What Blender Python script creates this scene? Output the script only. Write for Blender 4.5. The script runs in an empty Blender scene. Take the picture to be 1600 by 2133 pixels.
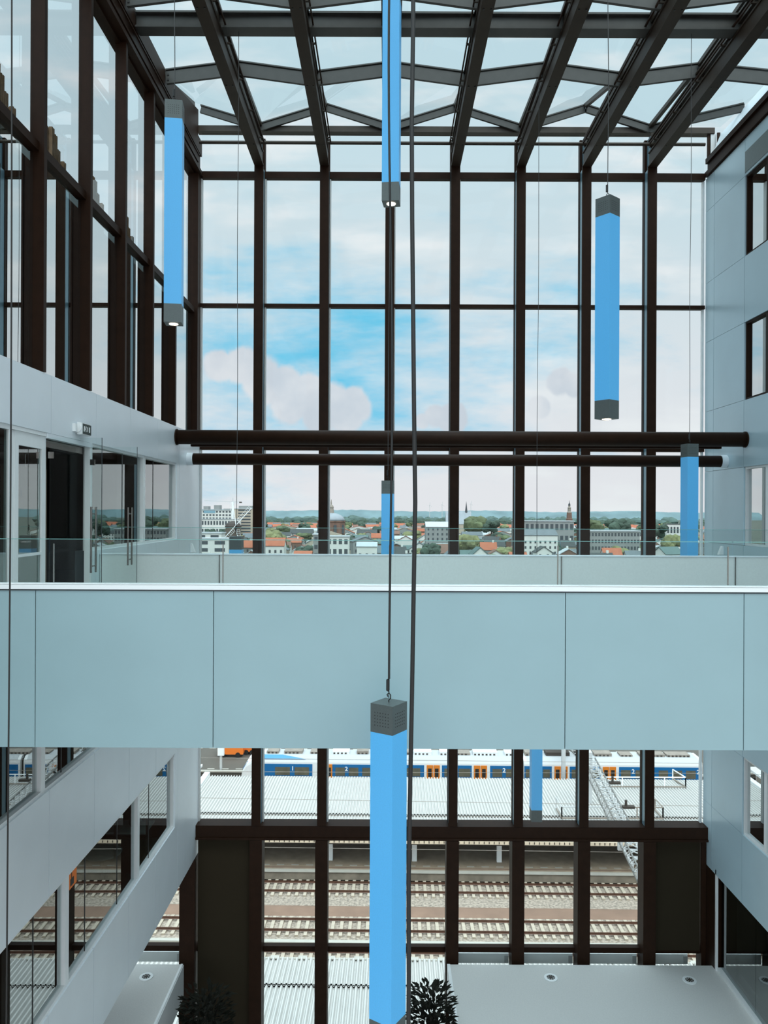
import bpy, bmesh, math, random
from mathutils import Vector, Matrix

random.seed(7)
S = bpy.context.scene
C = S.collection
R = math.radians
F = 1580.0            # focal length in pixels of the 1600x2133 photograph
EYE = 1.65

# ------------------------------------------------------------------ camera
cam = bpy.data.cameras.new('camera')
cam.sensor_fit = 'VERTICAL'; cam.sensor_height = 36.0
cam.lens = F / 2133.0 * 36.0
cam.shift_x = -5.0 / 2133.0
cam.clip_start = 0.05; cam.clip_end = 20000
camo = bpy.data.objects.new('camera', cam); C.objects.link(camo)
camo.matrix_world = Matrix.Translation((0, 0, EYE)) @ Matrix.Rotation(R(90), 4, 'X') @ Matrix.Rotation(R(0.26), 4, 'Z')
S.camera = camo

# ------------------------------------------------------------------ view
S.view_settings.view_transform = 'Standard'
S.view_settings.look = 'None'
S.view_settings.gamma = 1.0
S.view_settings.use_curve_mapping = False
S.view_settings.exposure = 0.0
S.cycles.transparent_max_bounces = 32
S.cycles.max_bounces = 8
S.cycles.caustics_reflective = False
S.cycles.caustics_refractive = False

def lin(r, g, b):
    f = lambda c: (c / 255 / 12.92) if c / 255 <= 0.04045 else ((c / 255 + 0.055) / 1.055) ** 2.4
    return (f(r), f(g), f(b), 1.0)

# ------------------------------------------------------------------ sky
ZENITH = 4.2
world = bpy.data.worlds.new('sky'); S.world = world
world.use_nodes = True
nt = world.node_tree; nt.nodes.clear()
def N(t, **kw):
    n = nt.nodes.new(t)
    for k, v in kw.items(): setattr(n, k, v)
    return n
def L(a, b): nt.links.new(a, b)
def math_(op, a, b=None, c=None, clamp=False):
    n = N('ShaderNodeMath', operation=op); n.use_clamp = clamp
    for i, v in enumerate((a, b, c)):
        if v is None: continue
        if isinstance(v, (int, float)): n.inputs[i].default_value = v
        else: L(v, n.inputs[i])
    return n.outputs[0]
def smooth(v, lo, hi, a=0.0, b=1.0):
    n = N('ShaderNodeMapRange', interpolation_type='SMOOTHSTEP')
    L(v, n.inputs[0]); n.inputs[1].default_value = lo; n.inputs[2].default_value = hi
    n.inputs[3].default_value = a; n.inputs[4].default_value = b
    return n.outputs[0]
def mixc(f, a, b):
    n = N('ShaderNodeMix', data_type='RGBA')
    if isinstance(f, float): n.inputs[0].default_value = f
    else: L(f, n.inputs[0])
    for i, v in ((6, a), (7, b)):
        if isinstance(v, tuple): n.inputs[i].default_value = v
        else: L(v, n.inputs[i])
    return n.outputs[2]
tc = N('ShaderNodeTexCoord')
sx = N('ShaderNodeSeparateXYZ'); L(tc.outputs['Generated'], sx.inputs[0])
dx, dy, dz = sx.outputs
yy = math_('MAXIMUM', math_('ABSOLUTE', dy), 0.08)
u = math_('DIVIDE', dx, yy); v = math_('DIVIDE', dz, yy)
cu = N('ShaderNodeCombineXYZ'); L(u, cu.inputs[0]); L(v, cu.inputs[1])
mp = N('ShaderNodeMapping'); L(cu.outputs[0], mp.inputs[0])
mp.inputs['Scale'].default_value = (2.2, 7.0, 1); mp.inputs['Rotation'].default_value = (0, 0, R(-8))
n1 = N('ShaderNodeTexNoise'); n1.inputs['Scale'].default_value = 1.6; n1.inputs['Detail'].default_value = 7
n1.inputs['Roughness'].default_value = 0.6
L(mp.outputs[0], n1.inputs['Vector'])
# blue break in the cloud, low over the town
eu = math_('MULTIPLY', math_('ADD', u, 0.10), 2.4); ev = math_('MULTIPLY', math_('SUBTRACT', v, 0.20), 6.0)
env = math_('SUBTRACT', 1.0, math_('SQRT', math_('ADD', math_('MULTIPLY', eu, eu), math_('MULTIPLY', ev, ev))))
blue = smooth(math_('ADD', math_('MULTIPLY', env, 0.55), math_('MULTIPLY', math_('SUBTRACT', n1.outputs[0], 0.5), 1.9)), -0.10, 0.72)
pale = mixc(smooth(v, 0.0, 0.55), lin(232, 232, 236), lin(200, 223, 232))
n0 = N('ShaderNodeTexNoise'); n0.inputs['Scale'].default_value = 2.3; n0.inputs['Detail'].default_value = 5
L(mp.outputs[0], n0.inputs['Vector'])
pale = mixc(smooth(n0.outputs[0], 0.46, 0.75), pale, lin(238, 241, 243))
sky = mixc(blue, pale, lin(98, 200, 236))
# cumulus heap
nd = N('ShaderNodeTexNoise'); nd.inputs['Scale'].default_value = 26; nd.inputs['Detail'].default_value = 6
L(cu.outputs[0], nd.inputs['Vector'])
wob = math_('MULTIPLY', math_('SUBTRACT', nd.outputs[0], 0.5), 0.9)
best = None
for px, py, r in ((455, 765, 34), (505, 762, 42), (545, 790, 48), (590, 800, 42), (640, 822, 46), (690, 842, 46), (735, 845, 40),
                  (600, 842, 44), (665, 868, 40), (720, 872, 36), (550, 815, 36), (905, 866, 26), (940, 872, 34), (880, 876, 18), (1165, 792, 30), (1195, 800, 26), (1120, 846, 24)):
    a = math_('SUBTRACT', u, (px - 805) / F); b = math_('SUBTRACT', v, (1066 - py) / F)
    d = math_('MULTIPLY', math_('SQRT', math_('ADD', math_('MULTIPLY', a, a), math_('MULTIPLY', b, b))), F / r)
    best = d if best is None else math_('MINIMUM', best, d)
cum = smooth(math_('ADD', best, wob), 0.78, 1.12, 1.0, 0.0)
cum = math_('MULTIPLY', cum, math_('GREATER_THAN', dy, 0.0))
nb = N('ShaderNodeTexNoise'); nb.inputs['Scale'].default_value = 12; nb.inputs['Detail'].default_value = 4
L(cu.outputs[0], nb.inputs['Vector'])
cumc = mixc(smooth(nb.outputs[0], 0.35, 0.65), lin(204, 212, 222), lin(226, 229, 234))
sky = mixc(cum, sky, cumc)
# overcast sky: brighter towards the zenith
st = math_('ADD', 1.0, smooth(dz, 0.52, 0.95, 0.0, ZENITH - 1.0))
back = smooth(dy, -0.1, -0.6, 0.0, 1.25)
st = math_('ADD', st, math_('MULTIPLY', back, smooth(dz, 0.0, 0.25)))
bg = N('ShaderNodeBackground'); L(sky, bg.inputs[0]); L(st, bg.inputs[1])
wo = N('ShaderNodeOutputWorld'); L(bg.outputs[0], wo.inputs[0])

# sun behind thin cloud
sun = bpy.data.lights.new('sun', 'SUN'); sun.energy = 1.1; sun.angle = R(35); sun.color = (1.0, 0.93, 0.83)
suno = bpy.data.objects.new('sun', sun); C.objects.link(suno)
suno.rotation_euler = (R(32), R(14), 0)

# ------------------------------------------------------------------ materials
def mat(name, col, rough=0.5, metal=0.0, vary=0.0, scale=4.0, emit=0.0, bump=0.0, spec=0.5, coat=0.0):
    m = bpy.data.materials.new(name); m.use_nodes = True
    t = m.node_tree; b = t.nodes['Principled BSDF']
    b.inputs['Base Color'].default_value = col
    b.inputs['Roughness'].default_value = rough; b.inputs['Metallic'].default_value = metal
    b.inputs['Specular IOR Level'].default_value = spec
    b.inputs['Coat Weight'].default_value = coat; b.inputs['Coat Roughness'].default_value = 0.15
    co = t.nodes.new('ShaderNodeTexCoord')
    n = t.nodes.new('ShaderNodeTexNoise'); n.inputs['Scale'].default_value = scale; n.inputs['Detail'].default_value = 4
    t.links.new(co.outputs['Object'], n.inputs['Vector'])
    if vary:
        mr = t.nodes.new('ShaderNodeMapRange'); mr.inputs[1].default_value = 0.3; mr.inputs[2].default_value = 0.7
        mr.inputs[3].default_value = 1 - vary; mr.inputs[4].default_value = 1 + vary
        t.links.new(n.outputs[0], mr.inputs[0])
        mx = t.nodes.new('ShaderNodeVectorMath'); mx.operation = 'SCALE'
        mx.inputs[0].default_value = col[:3]; t.links.new(mr.outputs[0], mx.inputs['Scale'])
        t.links.new(mx.outputs[0], b.inputs['Base Color'])
    if bump:
        bp = t.nodes.new('ShaderNodeBump'); bp.inputs['Strength'].default_value = bump
        t.links.new(n.outputs[0], bp.inputs['Height']); t.links.new(bp.outputs[0], b.inputs['Normal'])
    if emit:
        b.inputs['Emission Color'].default_value = col; b.inputs['Emission Strength'].default_value = emit
    return m

def glass(name, tint, refl=0.0, ior=1.5, gain=1.0):
    m = bpy.data.materials.new(name); m.use_nodes = True
    t = m.node_tree; t.nodes.clear()
    o = t.nodes.new('ShaderNodeOutputMaterial'); mx = t.nodes.new('ShaderNodeMixShader')
    tr = t.nodes.new('ShaderNodeBsdfTransparent'); tr.inputs[0].default_value = tint
    gl = t.nodes.new('ShaderNodeBsdfGlossy'); gl.inputs['Roughness'].default_value = 0.0
    gl.inputs[0].default_value = (0.93, 0.97, 0.97, 1)
    fr = t.nodes.new('ShaderNodeFresnel'); fr.inputs[0].default_value = ior
    ge = t.nodes.new('ShaderNodeNewGeometry')
    ma = t.nodes.new('ShaderNodeMath'); ma.operation = 'MULTIPLY_ADD'; ma.use_clamp = True
    ma.inputs[1].default_value = gain; ma.inputs[2].default_value = refl
    t.links.new(fr.outputs[0], ma.inputs[0])
    # only the outward faces reflect, so a pane counts once per side
    sb = t.nodes.new('ShaderNodeMath'); sb.operation = 'SUBTRACT'; sb.inputs[0].default_value = 1.0
    t.links.new(ge.outputs['Backfacing'], sb.inputs[1])
    mu = t.nodes.new('ShaderNodeMath'); mu.operation = 'MULTIPLY'
    t.links.new(ma.outputs[0], mu.inputs[0]); t.links.new(sb.outputs[0], mu.inputs[1])
    t.links.new(mu.outputs[0], mx.inputs[0]); t.links.new(tr.outputs[0], mx.inputs[1]); t.links.new(gl.outputs[0], mx.inputs[2])
    t.links.new(mx.outputs[0], o.inputs[0])
    return m

M = {}
M['frame'] = mat('dark brown steel paint', (0.024, 0.0105, 0.0055, 1), 0.5, 0, 0.12, 6, spec=0.12)
M['steel'] = mat('dark grey brown roof steel', (0.038, 0.027, 0.019, 1), 0.45, 0, 0.12, 6, spec=0.3)
M['rafter'] = mat('dark brown rafter steel', (0.033, 0.021, 0.014, 1), 0.5, 0, 0.1, 6, spec=0.2)
M['purlin'] = mat('grey purlin steel', (0.055, 0.054, 0.050, 1), 0.45, 0, 0.1, 6, spec=0.35)
M['web'] = mat('grey web with painted sky sheen', lin(118, 150, 164), 0.35, 0.3, 0.04, 3)  # pale blue is the sky's reflection painted onto the mullion sides
M['clad'] = mat('pale grey cladding metal', lin(228, 235, 240), 0.33, 0.10, 0.02, 1.5, spec=0.6)
M['clad_right'] = mat('cladding metal with painted sky tint', lin(188, 212, 222), 0.30, 0.12, 0.02, 1.5, spec=0.6)  # same cladding, with reflected sky blue put into its colour
M['fascia'] = mat('grey blue fascia metal', lin(150, 177, 182), 0.36, 0.08, 0.03, 1.2, spec=0.6)
M['bridge_in'] = mat('grey parapet lining', lin(214, 220, 218), 0.5, 0, 0.03, 30)
M['joint'] = mat('dark panel joint', (0.03, 0.04, 0.045, 1), 0.8)
M['white'] = mat('white painted metal', lin(236, 238, 238), 0.35, 0, 0.02, 5)
M['rail'] = mat('white rail', lin(240, 243, 243), 0.3)
M['carpet'] = mat('grey floor', lin(150, 152, 152), 0.8, 0, 0.05, 40)
M['slab'] = mat('grey slab top', lin(204, 203, 200), 0.7, 0, 0.04, 30)
M['room'] = mat('dark room lining', lin(62, 56, 50), 0.8, 0, 0.1, 2)
M['room_ceiling'] = mat('room ceiling', lin(90, 86, 80), 0.8, 0, 0.05, 3)
M['blind'] = mat('dark roller blind cloth', (0.034, 0.026, 0.016, 1), 0.95, 0, 0.08, 200, spec=0.1)
M['curtain'] = mat('brown curtain cloth', lin(128, 102, 76), 0.9, 0, 0.2, 12)
M['teal'] = mat('teal curtain cloth', lin(70, 130, 140), 0.9, 0, 0.15, 12)
M['cap'] = mat('grey perforated lamp cap', lin(92, 99, 98), 0.45, 0.3, 0.06, 60)
M['holes'] = mat('dark holes', (0.01, 0.01, 0.01, 1), 0.8)
M['lamp'] = mat('blue lamp shaft', lin(82, 164, 216), 0.35, 0, 0.05, 80, emit=0.24)
M['bulb'] = mat('lit lamp', (1.0, 0.86, 0.66, 1), 0.5, emit=6.0)
M['cable'] = mat('black cable', (0.012, 0.011, 0.010, 1), 0.5)
M['wire'] = mat('thin grey wire', (0.05, 0.05, 0.05, 1), 0.4)
M['chrome'] = mat('brushed steel', lin(150, 145, 140), 0.25, 1.0)
M['pane'] = glass('clear pane', (0.975, 0.99, 0.99, 1), 0.0, 1.35, 0.45)
M['roofpane'] = glass('roof pane', (0.955, 0.985, 0.99, 1), 0.0, 1.35, 0.5)
M['balu'] = glass('greenish glass', (0.945, 0.972, 0.967, 1), 0.0, 1.45, 0.6)
M['mirror'] = glass('reflective pane', (0.55, 0.62, 0.62, 1), 0.58, 1.6, 0.9)
M['mirror_top'] = glass('upper reflective pane', (0.965, 0.985, 0.99, 1), 0.10, 1.5, 0.8)
M['mirror2'] = glass('window pane', (0.62, 0.70, 0.69, 1), 0.22, 1.5, 1.0)
M['edge'] = mat('green glass edge', lin(120, 170, 165), 0.2)
M['orange'] = mat('orange', lin(238, 122, 40), 0.5)
M['black'] = mat('black', (0.012, 0.012, 0.012, 1), 0.5)
M['leaf'] = mat('dark plant leaf', (0.010, 0.010, 0.006, 1), 0.7, 0, 0.3, 9, spec=0.15)
M['trunk'] = mat('brown stem', (0.03, 0.02, 0.012, 1), 0.8)
# outside
M['corr'] = mat('white corrugated sheet', lin(190, 188, 184), 0.6, 0, 0.03, 0.8)
M['corr_end'] = mat('painted shade at sheet end', (0.03, 0.03, 0.03, 1), 0.8)  # near black strip painting the shadow under the upper sheet's edge
M['beige'] = mat('beige gutter board', lin(214, 196, 172), 0.7, 0, 0.1, 3)
M['ballast'] = mat('grey ballast', lin(152, 139, 126), 0.95, 0, 0.45, 5.5, bump=1.0)
M['dirt'] = mat('brown dirt', lin(132, 106, 90), 0.95, 0, 0.12, 0.6)
M['sleeper'] = mat('pale concrete sleeper', lin(178, 165, 148), 0.85, 0, 0.10, 3)
M['railsteel'] = mat('rusty rail', lin(92, 62, 48), 0.5, 0.3, 0.15, 3)
M['concrete'] = mat('platform paving', lin(160, 142, 122), 0.85, 0, 0.14, 1.5)
M['kerb'] = mat('pale kerb', lin(178, 174, 164), 0.8, 0, 0.05, 2)
M['platform_side'] = mat('stained platform wall', lin(134, 122, 107), 0.9, 0, 0.25, 1.2)
M['train_white'] = mat('white train paint', lin(226, 226, 225), 0.35, 0, 0.01, 2)
M['train_blue'] = mat('blue train paint', lin(14, 98, 152), 0.4)
M['sky_blue'] = mat('light blue train paint', lin(56, 136, 180), 0.35)
M['train_orange'] = mat('orange train door', lin(214, 122, 36), 0.4)
M['train_glass'] = mat('dark train window', lin(92, 88, 74), 0.4, 0, 0.2, 1.5)
M['train_roof'] = mat('pale grey train roof', lin(178, 181, 183), 0.5)
M['gear'] = mat('roof gear', lin(140, 130, 120), 0.6, 0, 0.15, 2)
M['gear_dark'] = mat('dark roof gear', lin(60, 52, 46), 0.7)
M['galv'] = mat('galvanised steel', lin(196, 198, 198), 0.5, 0.2)
M['lattice'] = mat('weathered lattice steel', lin(120, 118, 114), 0.6, 0.2)
M['town_ground'] = mat('town ground', lin(84, 88, 78), 0.95, 0, 0.25, 0.02)
M['stone'] = mat('brick', lin(116, 90, 78), 0.85, 0, 0.15, 0.6)
M['lead'] = mat('lead roof', lin(138, 146, 152), 0.55, 0, 0.08, 0.3)
M['dark_roof'] = mat('dark roof', lin(66, 68, 72), 0.8, 0, 0.15, 0.3)
M['mill'] = mat('brown mill body', lin(98, 86, 76), 0.9, 0, 0.1, 0.5)
M['hwin'] = mat('dark house window', lin(70, 76, 80), 0.3)
WALLS = {'white': mat('white wall', lin(212, 210, 205), 0.9, 0, 0.05, 0.2), 'brick': mat('brick wall', lin(122, 94, 80), 0.9, 0, 0.12, 0.3),
         'grey': mat('grey wall', lin(140, 142, 140), 0.9, 0, 0.08, 0.2), 'cream': mat('cream wall', lin(176, 164, 148), 0.9, 0, 0.06, 0.2)}
ROOFS = {'orange': mat('orange tiles', lin(162, 94, 68), 0.85, 0, 0.14, 0.5), 'grey': mat('grey slates', lin(98, 106, 110), 0.8, 0, 0.12, 0.4),
         'dark': mat('dark tiles', lin(66, 70, 70), 0.85, 0, 0.14, 0.4), 'brown': mat('brown tiles', lin(118, 88, 76), 0.85, 0, 0.14, 0.4),
         'pale': mat('pale roof', lin(170, 175, 178), 0.7, 0, 0.05, 0.3), 'green-grey': mat('green grey roof', lin(84, 104, 102), 0.8, 0, 0.1, 0.4)}
TREES = [mat('tree leaves', lin(84, 94, 66), 0.95, 0, 0.45, 0.8), mat('tree leaves dark', lin(60, 76, 64), 0.95, 0, 0.45, 0.6), mat('tree leaves olive', lin(112, 114, 78), 0.95, 0, 0.4, 0.8)]
M['wood_hazed'] = mat('far woodland with painted haze', lin(100, 122, 126), 0.95, 0, 0.2, 0.01)  # distance haze painted into the ridge colour

# ------------------------------------------------------------------ mesh helpers
class MB:
    def __init__(s): s.v = []; s.f = []; s.m = []
    def add(s, vs, fs, mi=0):
        b = len(s.v); s.v += [tuple(x) for x in vs]
        s.f += [tuple(b + i for i in f) for f in fs]; s.m += [mi] * len(fs); return s
    def box(s, x0, y0, z0, x1, y1, z1, mi=0):
        x0, x1 = sorted((x0, x1)); y0, y1 = sorted((y0, y1)); z0, z1 = sorted((z0, z1))
        vs = [(x0, y0, z0), (x1, y0, z0), (x1, y1, z0), (x0, y1, z0), (x0, y0, z1), (x1, y0, z1), (x1, y1, z1), (x0, y1, z1)]
        return s.add(vs, [(0, 3, 2, 1), (4, 5, 6, 7), (0, 1, 5, 4), (1, 2, 6, 5), (2, 3, 7, 6), (3, 0, 4, 7)], mi)
    def bar(s, a, b, w, h, mi=0):          # rectangular bar from a to b; h is upright
        a = Vector(a); b = Vector(b); d = (b - a).normalized()
        up = Vector((0, 0, 1)) if abs(d.z) < 0.95 else Vector((0, 1, 0))
        sd = d.cross(up).normalized(); up = sd.cross(d).normalized()
        vs = [p + sd * (w / 2 * i) + up * (h / 2 * j) for p in (a, b) for i, j in ((-1, -1), (1, -1), (1, 1), (-1, 1))]
        return s.add(vs, [(3, 2, 1, 0), (4, 5, 6, 7), (0, 1, 5, 4), (1, 2, 6, 5), (2, 3, 7, 6), (3, 0, 4, 7)], mi)
    def tube(s, pts, r, n=8, mi=0):
        pts = [Vector(p) for p in pts]; rs = r if isinstance(r, (list, tuple)) else [r] * len(pts)
        vs = []
        for i, p in enumerate(pts):
            d = (pts[min(i + 1, len(pts) - 1)] - pts[max(i - 1, 0)]).normalized()
            up = Vector((0, 0, 1)) if abs(d.z) < 0.9 else Vector((0, 1, 0))
            a = d.cross(up).normalized(); b = a.cross(d).normalized()
            for k in range(n):
                t = 2 * math.pi * k / n
                vs.append(p + (a * math.cos(t) + b * math.sin(t)) * rs[i])
        fs = []
        for i in range(len(pts) - 1):
            for k in range(n):
                fs.append((i * n + k, i * n + (k + 1) % n, (i + 1) * n + (k + 1) % n, (i + 1) * n + k))
        fs.append(tuple(range(n - 1, -1, -1))); fs.append(tuple((len(pts) - 1) * n + k for k in range(n)))
        return s.add(vs, fs, mi)
    def lathe(s, prof, n=24, c=(0, 0), mi=0):   # prof = [(r, z)] upward
        vs = []; fs = []
        for r, z in prof:
            for k in range(n):
                t = 2 * math.pi * k / n; vs.append((c[0] + r * math.cos(t), c[1] + r * math.sin(t), z))
        for i in range(len(prof) - 1):
            for k in range(n):
                fs.append((i * n + k, i * n + (k + 1) % n, (i + 1) * n + (k + 1) % n, (i + 1) * n + k))
        fs.append(tuple(range(n - 1, -1, -1))); fs.append(tuple((len(prof) - 1) * n + k for k in range(n)))
        return s.add(vs, fs, mi)
    def prism(s, poly, ax, a, b, mi=0):    # polygon in the two other axes, extruded along ax from a to b
        n = len(poly)
        def P(p, t):
            return (t, p[0], p[1]) if ax == 'x' else (p[0], t, p[1]) if ax == 'y' else (p[0], p[1], t)
        vs = [P(p, a) for p in poly] + [P(p, b) for p in poly]
        fs = [tuple(range(n - 1, -1, -1)), tuple(range(n, 2 * n))] + [(i, (i + 1) % n, n + (i + 1) % n, n + i) for i in range(n)]
        return s.add(vs, fs, mi)
    def slab(s, q, t, mi=0):               # quad with thickness
        q = [Vector(p) for p in q]; nrm = (q[2] - q[0]).cross(q[3] - q[1]).normalized() * t
        vs = [p - nrm / 2 for p in q] + [p + nrm / 2 for p in q]
        return s.add(vs, [(3, 2, 1, 0), (4, 5, 6, 7), (0, 1, 5, 4), (1, 2, 6, 5), (2, 3, 7, 6), (3, 0, 4, 7)], mi)
    def xf(s, m):
        s.v = [tuple(m @ Vector(p)) for p in s.v]; return s
    def mesh(s, name, mats, smooth=False, fix=True):
        me = bpy.data.meshes.new(name); me.from_pydata(s.v, [], s.f)
        for m in (mats if isinstance(mats, (list, tuple)) else [mats]): me.materials.append(m)
        me.polygons.foreach_set('material_index', s.m)
        if fix:
            bm = bmesh.new(); bm.from_mesh(me); bmesh.ops.recalc_face_normals(bm, faces=bm.faces); bm.to_mesh(me); bm.free()
        if smooth: me.polygons.foreach_set('use_smooth', [True] * len(me.polygons))
        me.update(); return me

def tag(o, label=None, cat=None, group=None, kind=None):
    if label: o['label'] = label
    if cat: o['category'] = cat
    if group: o['group'] = group
    if kind: o['kind'] = kind
    return o
def empty(name, loc, label=None, cat=None, group=None, kind=None, rz=0.0):
    o = bpy.data.objects.new(name, None); C.objects.link(o); o.location = loc; o.rotation_euler = (0, 0, rz)
    o.empty_display_size = 0.2
    return tag(o, label, cat, group, kind)
def put(name, mb, mats, parent=None, local=False, smooth=False, label=None):
    me = mb if isinstance(mb, bpy.types.Mesh) else mb.mesh(name, mats, smooth)
    o = bpy.data.objects.new(name, me); C.objects.link(o)
    if parent is not None:
        o.parent = parent
        if not local:
            loc = Vector(parent.location)
            if parent.parent: loc = loc * 0
            o.matrix_parent_inverse = Matrix.Translation(-loc)
    if label: o['label'] = label
    return o
def sub(name, mb, mats, part, **kw):       # sub-part of a part whose own transform is identity
    return put(name, mb, mats, part, local=True, **kw)
def dup(root, loc, rz=None, **tags):
    r = root.copy(); C.objects.link(r); r.location = loc
    if rz is not None: r.rotation_euler = (0, 0, rz)
    for ch in root.children:
        c = ch.copy(); C.objects.link(c); c.parent = r
        for g in ch.children:
            d = g.copy(); C.objects.link(d); d.parent = c
    tag(r, **tags); return r
def structure(name, mb, mats, label=None, parent=None):
    o = put(name, mb, mats, parent); return tag(o, label, kind='structure')
ORD = ['first', 'second', 'third', 'fourth', 'fifth', 'sixth', 'seventh', 'eighth', 'ninth', 'tenth', 'eleventh', 'twelfth',
       'thirteenth', 'fourteenth', 'fifteenth', 'sixteenth', 'seventeenth', 'eighteenth', 'nineteenth', 'twentieth']
def PX(px, Y): return (px - 805) * Y / F
def PZ(py, Y): return EYE - (py - 1066) * Y / F

# ------------------------------------------------------------------ dimensions
XL, XR = -5.2, 8.87            # faces of the side walls
YF = 20.8                      # front of the facade mullions
MX = [-3.54 + 1.8 * k for k in range(7)]
BAYX = [XL] + MX + [XR]
GZ = 21.2                      # glass plane of the facade

# ================================================================== SIDE WALLS
JY = [4.45, 6.28, 8.1, 9.93, 11.75, 13.57, 15.4, 17.2, 19.03]
def wall_band(mb, X, side, z0, z1, y0, y1, joints=JY):
    """cladding band made of panels with open joints, backed by dark joint strip"""
    ys = [y0] + [j for j in joints if y0 + 0.1 < j < y1 - 0.1] + [y1]
    g = 0.008
    for a, b in zip(ys[:-1], ys[1:]):
        mb.box(X, a + (g if a != y0 else 0), z0, X + side * 0.05, b - (g if b != y1 else 0), z1, 0)
    mb.box(X + side * 0.04, y0, z0 + 0.005, X + side * 0.30, y1, z1 - 0.005, 1)

# --- left wall: bands between the window strips
Y0 = 2.0
w = MB()
wall_band(w, XL, -1, 2.84, 3.74, Y0, 21.15)
wall_band(w, XL, -1, -2.68, 0.0, Y0, 21.15)
wall_band(w, XL, -1, -4.34, -2.68, Y0, 21.15)
wall_band(w, XL, -1, -7.85, -6.18, Y0, 21.15)
wall_band(w, XL, -1, 0.0, 0.94, 13.40, 21.15)
wall_band(w, XL, -1, 0.94, 2.84, 18.82, 21.15)
wall_band(w, XL, -1, -6.18, -4.34, 19.1, 21.15)
structure('wall_left', w, [M['clad'], M['joint']], 'pale grey panelled left wall of the atrium with long window strips')
# upper strip (first lower floor) is cut out of the band -2.68..0: windows sit there
# --- right wall
w = MB()
RJ = [4.0, 7.6, 11.2, 14.9, 18.84, 20.6]
ZR = lambda z: EYE + (z - EYE) * 8.87 / 8.75
for z0, z1, y0, y1 in ((9.92, 10.84, Y0, 21.15), (6.33, 7.95, Y0, 21.15), (2.79, 4.43, Y0, 21.15), (-0.66, 0.87, Y0, 21.15), (-4.30, -2.6, Y0, 21.15), (-7.9, -6.2, Y0, 21.15),
                       (7.95, 9.92, 18.65, 21.15), (4.43, 6.33, 18.65, 21.15), (0.87, 2.79, 18.65, 21.15), (-2.6, -0.66, 18.65, 21.15), (-6.2, -4.30, 18.65, 21.15)):
    wall_band(w, XR, 1, ZR(z0) + 0.004, ZR(z1) - 0.004, y0 if y0 < 3 else 18.84, y1, RJ)
structure('wall_right', w, [M['clad_right'], M['joint']], 'pale panelled right wall of the atrium, tinted with painted sky reflection')
o = put('wall_panel', MB().box(XR - 0.012, 12, 10.10, XR + 0.002, 18.82, 10.62), mat('grey green metal panel', lin(112, 122, 122), 0.4, 0, 0.06, 30))
tag(o, 'grey green metal panel above the topmost window of the right wall', 'panel', kind='structure')

# rooms behind the left and right walls: floors, ceilings, back walls
def rooms(name, xa, xb, levels, label):
    lo, hi = min(levels) - 0.3, max(levels)
    side = 'left' if xb < 0 else 'right'
    for i, z in enumerate(levels):
        structure('floor_%s' % name[5:], MB().box(xa, Y0, z - 0.3, xb, 20.99, z), M['room'], 'dark floor slab inside the rooms behind the %s wall' % side)
    e = 0.1 if xb > xa else -0.1
    structure(name + '_back', MB().box(xb, Y0, lo, xb + e, 20.99, hi), M['room'], label + ', back side')
    structure(name + '_end', MB().box(xa, 21.0, lo, xb, 21.1, hi), M['room'], label + ', far end')
    structure(name + '_near', MB().box(xa, Y0 - 0.1, lo, xb, Y0, hi), M['room'], label + ', near end')
rooms('wall_left_rooms', XL - 0.42, -10.0, (-7.0, -3.5, 0.0, 3.5, 7.14), 'dark rooms behind the windows of the left wall')
rooms('wall_right_rooms', XR + 0.42, 13.0, (-7.4, -3.5, 0.0, 3.5, 7.0, 10.6), 'dark rooms behind the windows of the right wall')
rooms('wall_right_base', XR + 0.62, 13.0, (-14.0, -10.6, -7.75), 'dark room behind the low glass wall on the right')

# ------------------------------------------------------------------ window strips in the side walls
WN = [0]
def strip_window(X, side, z0, z1, ys, label, frame=M['white'], pane=M['mirror2'], thick=0.05, inset=0.10, wide=()):
    """a row of panes between ys, in a frame set back from the wall face"""
    WN[0] += 1
    r = empty('window_%d' % WN[0], (X + side * inset, (ys[0] + ys[-1]) / 2, z0), label, kind='structure')
    f = MB(); xa, xb = X + side * 0.03, X + side * (inset + 0.06)
    f.box(xa, ys[0], z0, xb, ys[-1], z0 + thick); f.box(xa, ys[0], z1 - thick, xb, ys[-1], z1)
    f.box(xa, ys[0], z0 + thick, xb, ys[0] + thick, z1 - thick); f.box(xa, ys[-1] - thick, z0 + thick, xb, ys[-1], z1 - thick)
    put('window_frame', f, frame, r)
    for i, y in enumerate(ys[1:-1]):
        t = 0.13 if y in wide else 0.022
        put('mullion', MB().box(X + side * (0.03 if y in wide else inset - 0.006), y - t / 2, z0 + thick, xb, y + t / 2, z1 - thick), frame if y in wide else M['black'], r)
    for a, b in zip(ys[:-1], ys[1:]):
        put('pane', MB().box(X + side * inset, a + 0.01, z0 + 0.03, X + side * (inset + 0.02), b - 0.01, z1 - 0.03), pane, r)
    return r
lv = M['mirror2']
strip_window(XL, -1, 0.94, 2.84, [16.40, 17.2, 18.82], 'two-pane white framed window at the far end of the left wall, door level')
strip_window(XL, -1, 0.94, 2.84, [13.40, 15.2, 16.36], 'wide window of the left wall right behind the open glass door leaves')
strip_window(XL, -1, -6.18, -4.34, [5.9, 7.7, 9.55, 11.43, 12.5, 13.4, 15.0, 16.1, 17.0, 18.75], 'long lower window strip of the left wall, running down to the corner',
             wide=(12.5, 16.1), pane=lv)
strip_window(XL - 0.001, -1, -2.68, -0.66, [4.5, 6.3, 8.1, 9.93, 11.6, 12.4, 14.0, 15.4, 17.2, 18.75], 'window strip of the left wall just under the footbridge', wide=(11.6,), pane=lv)
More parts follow.
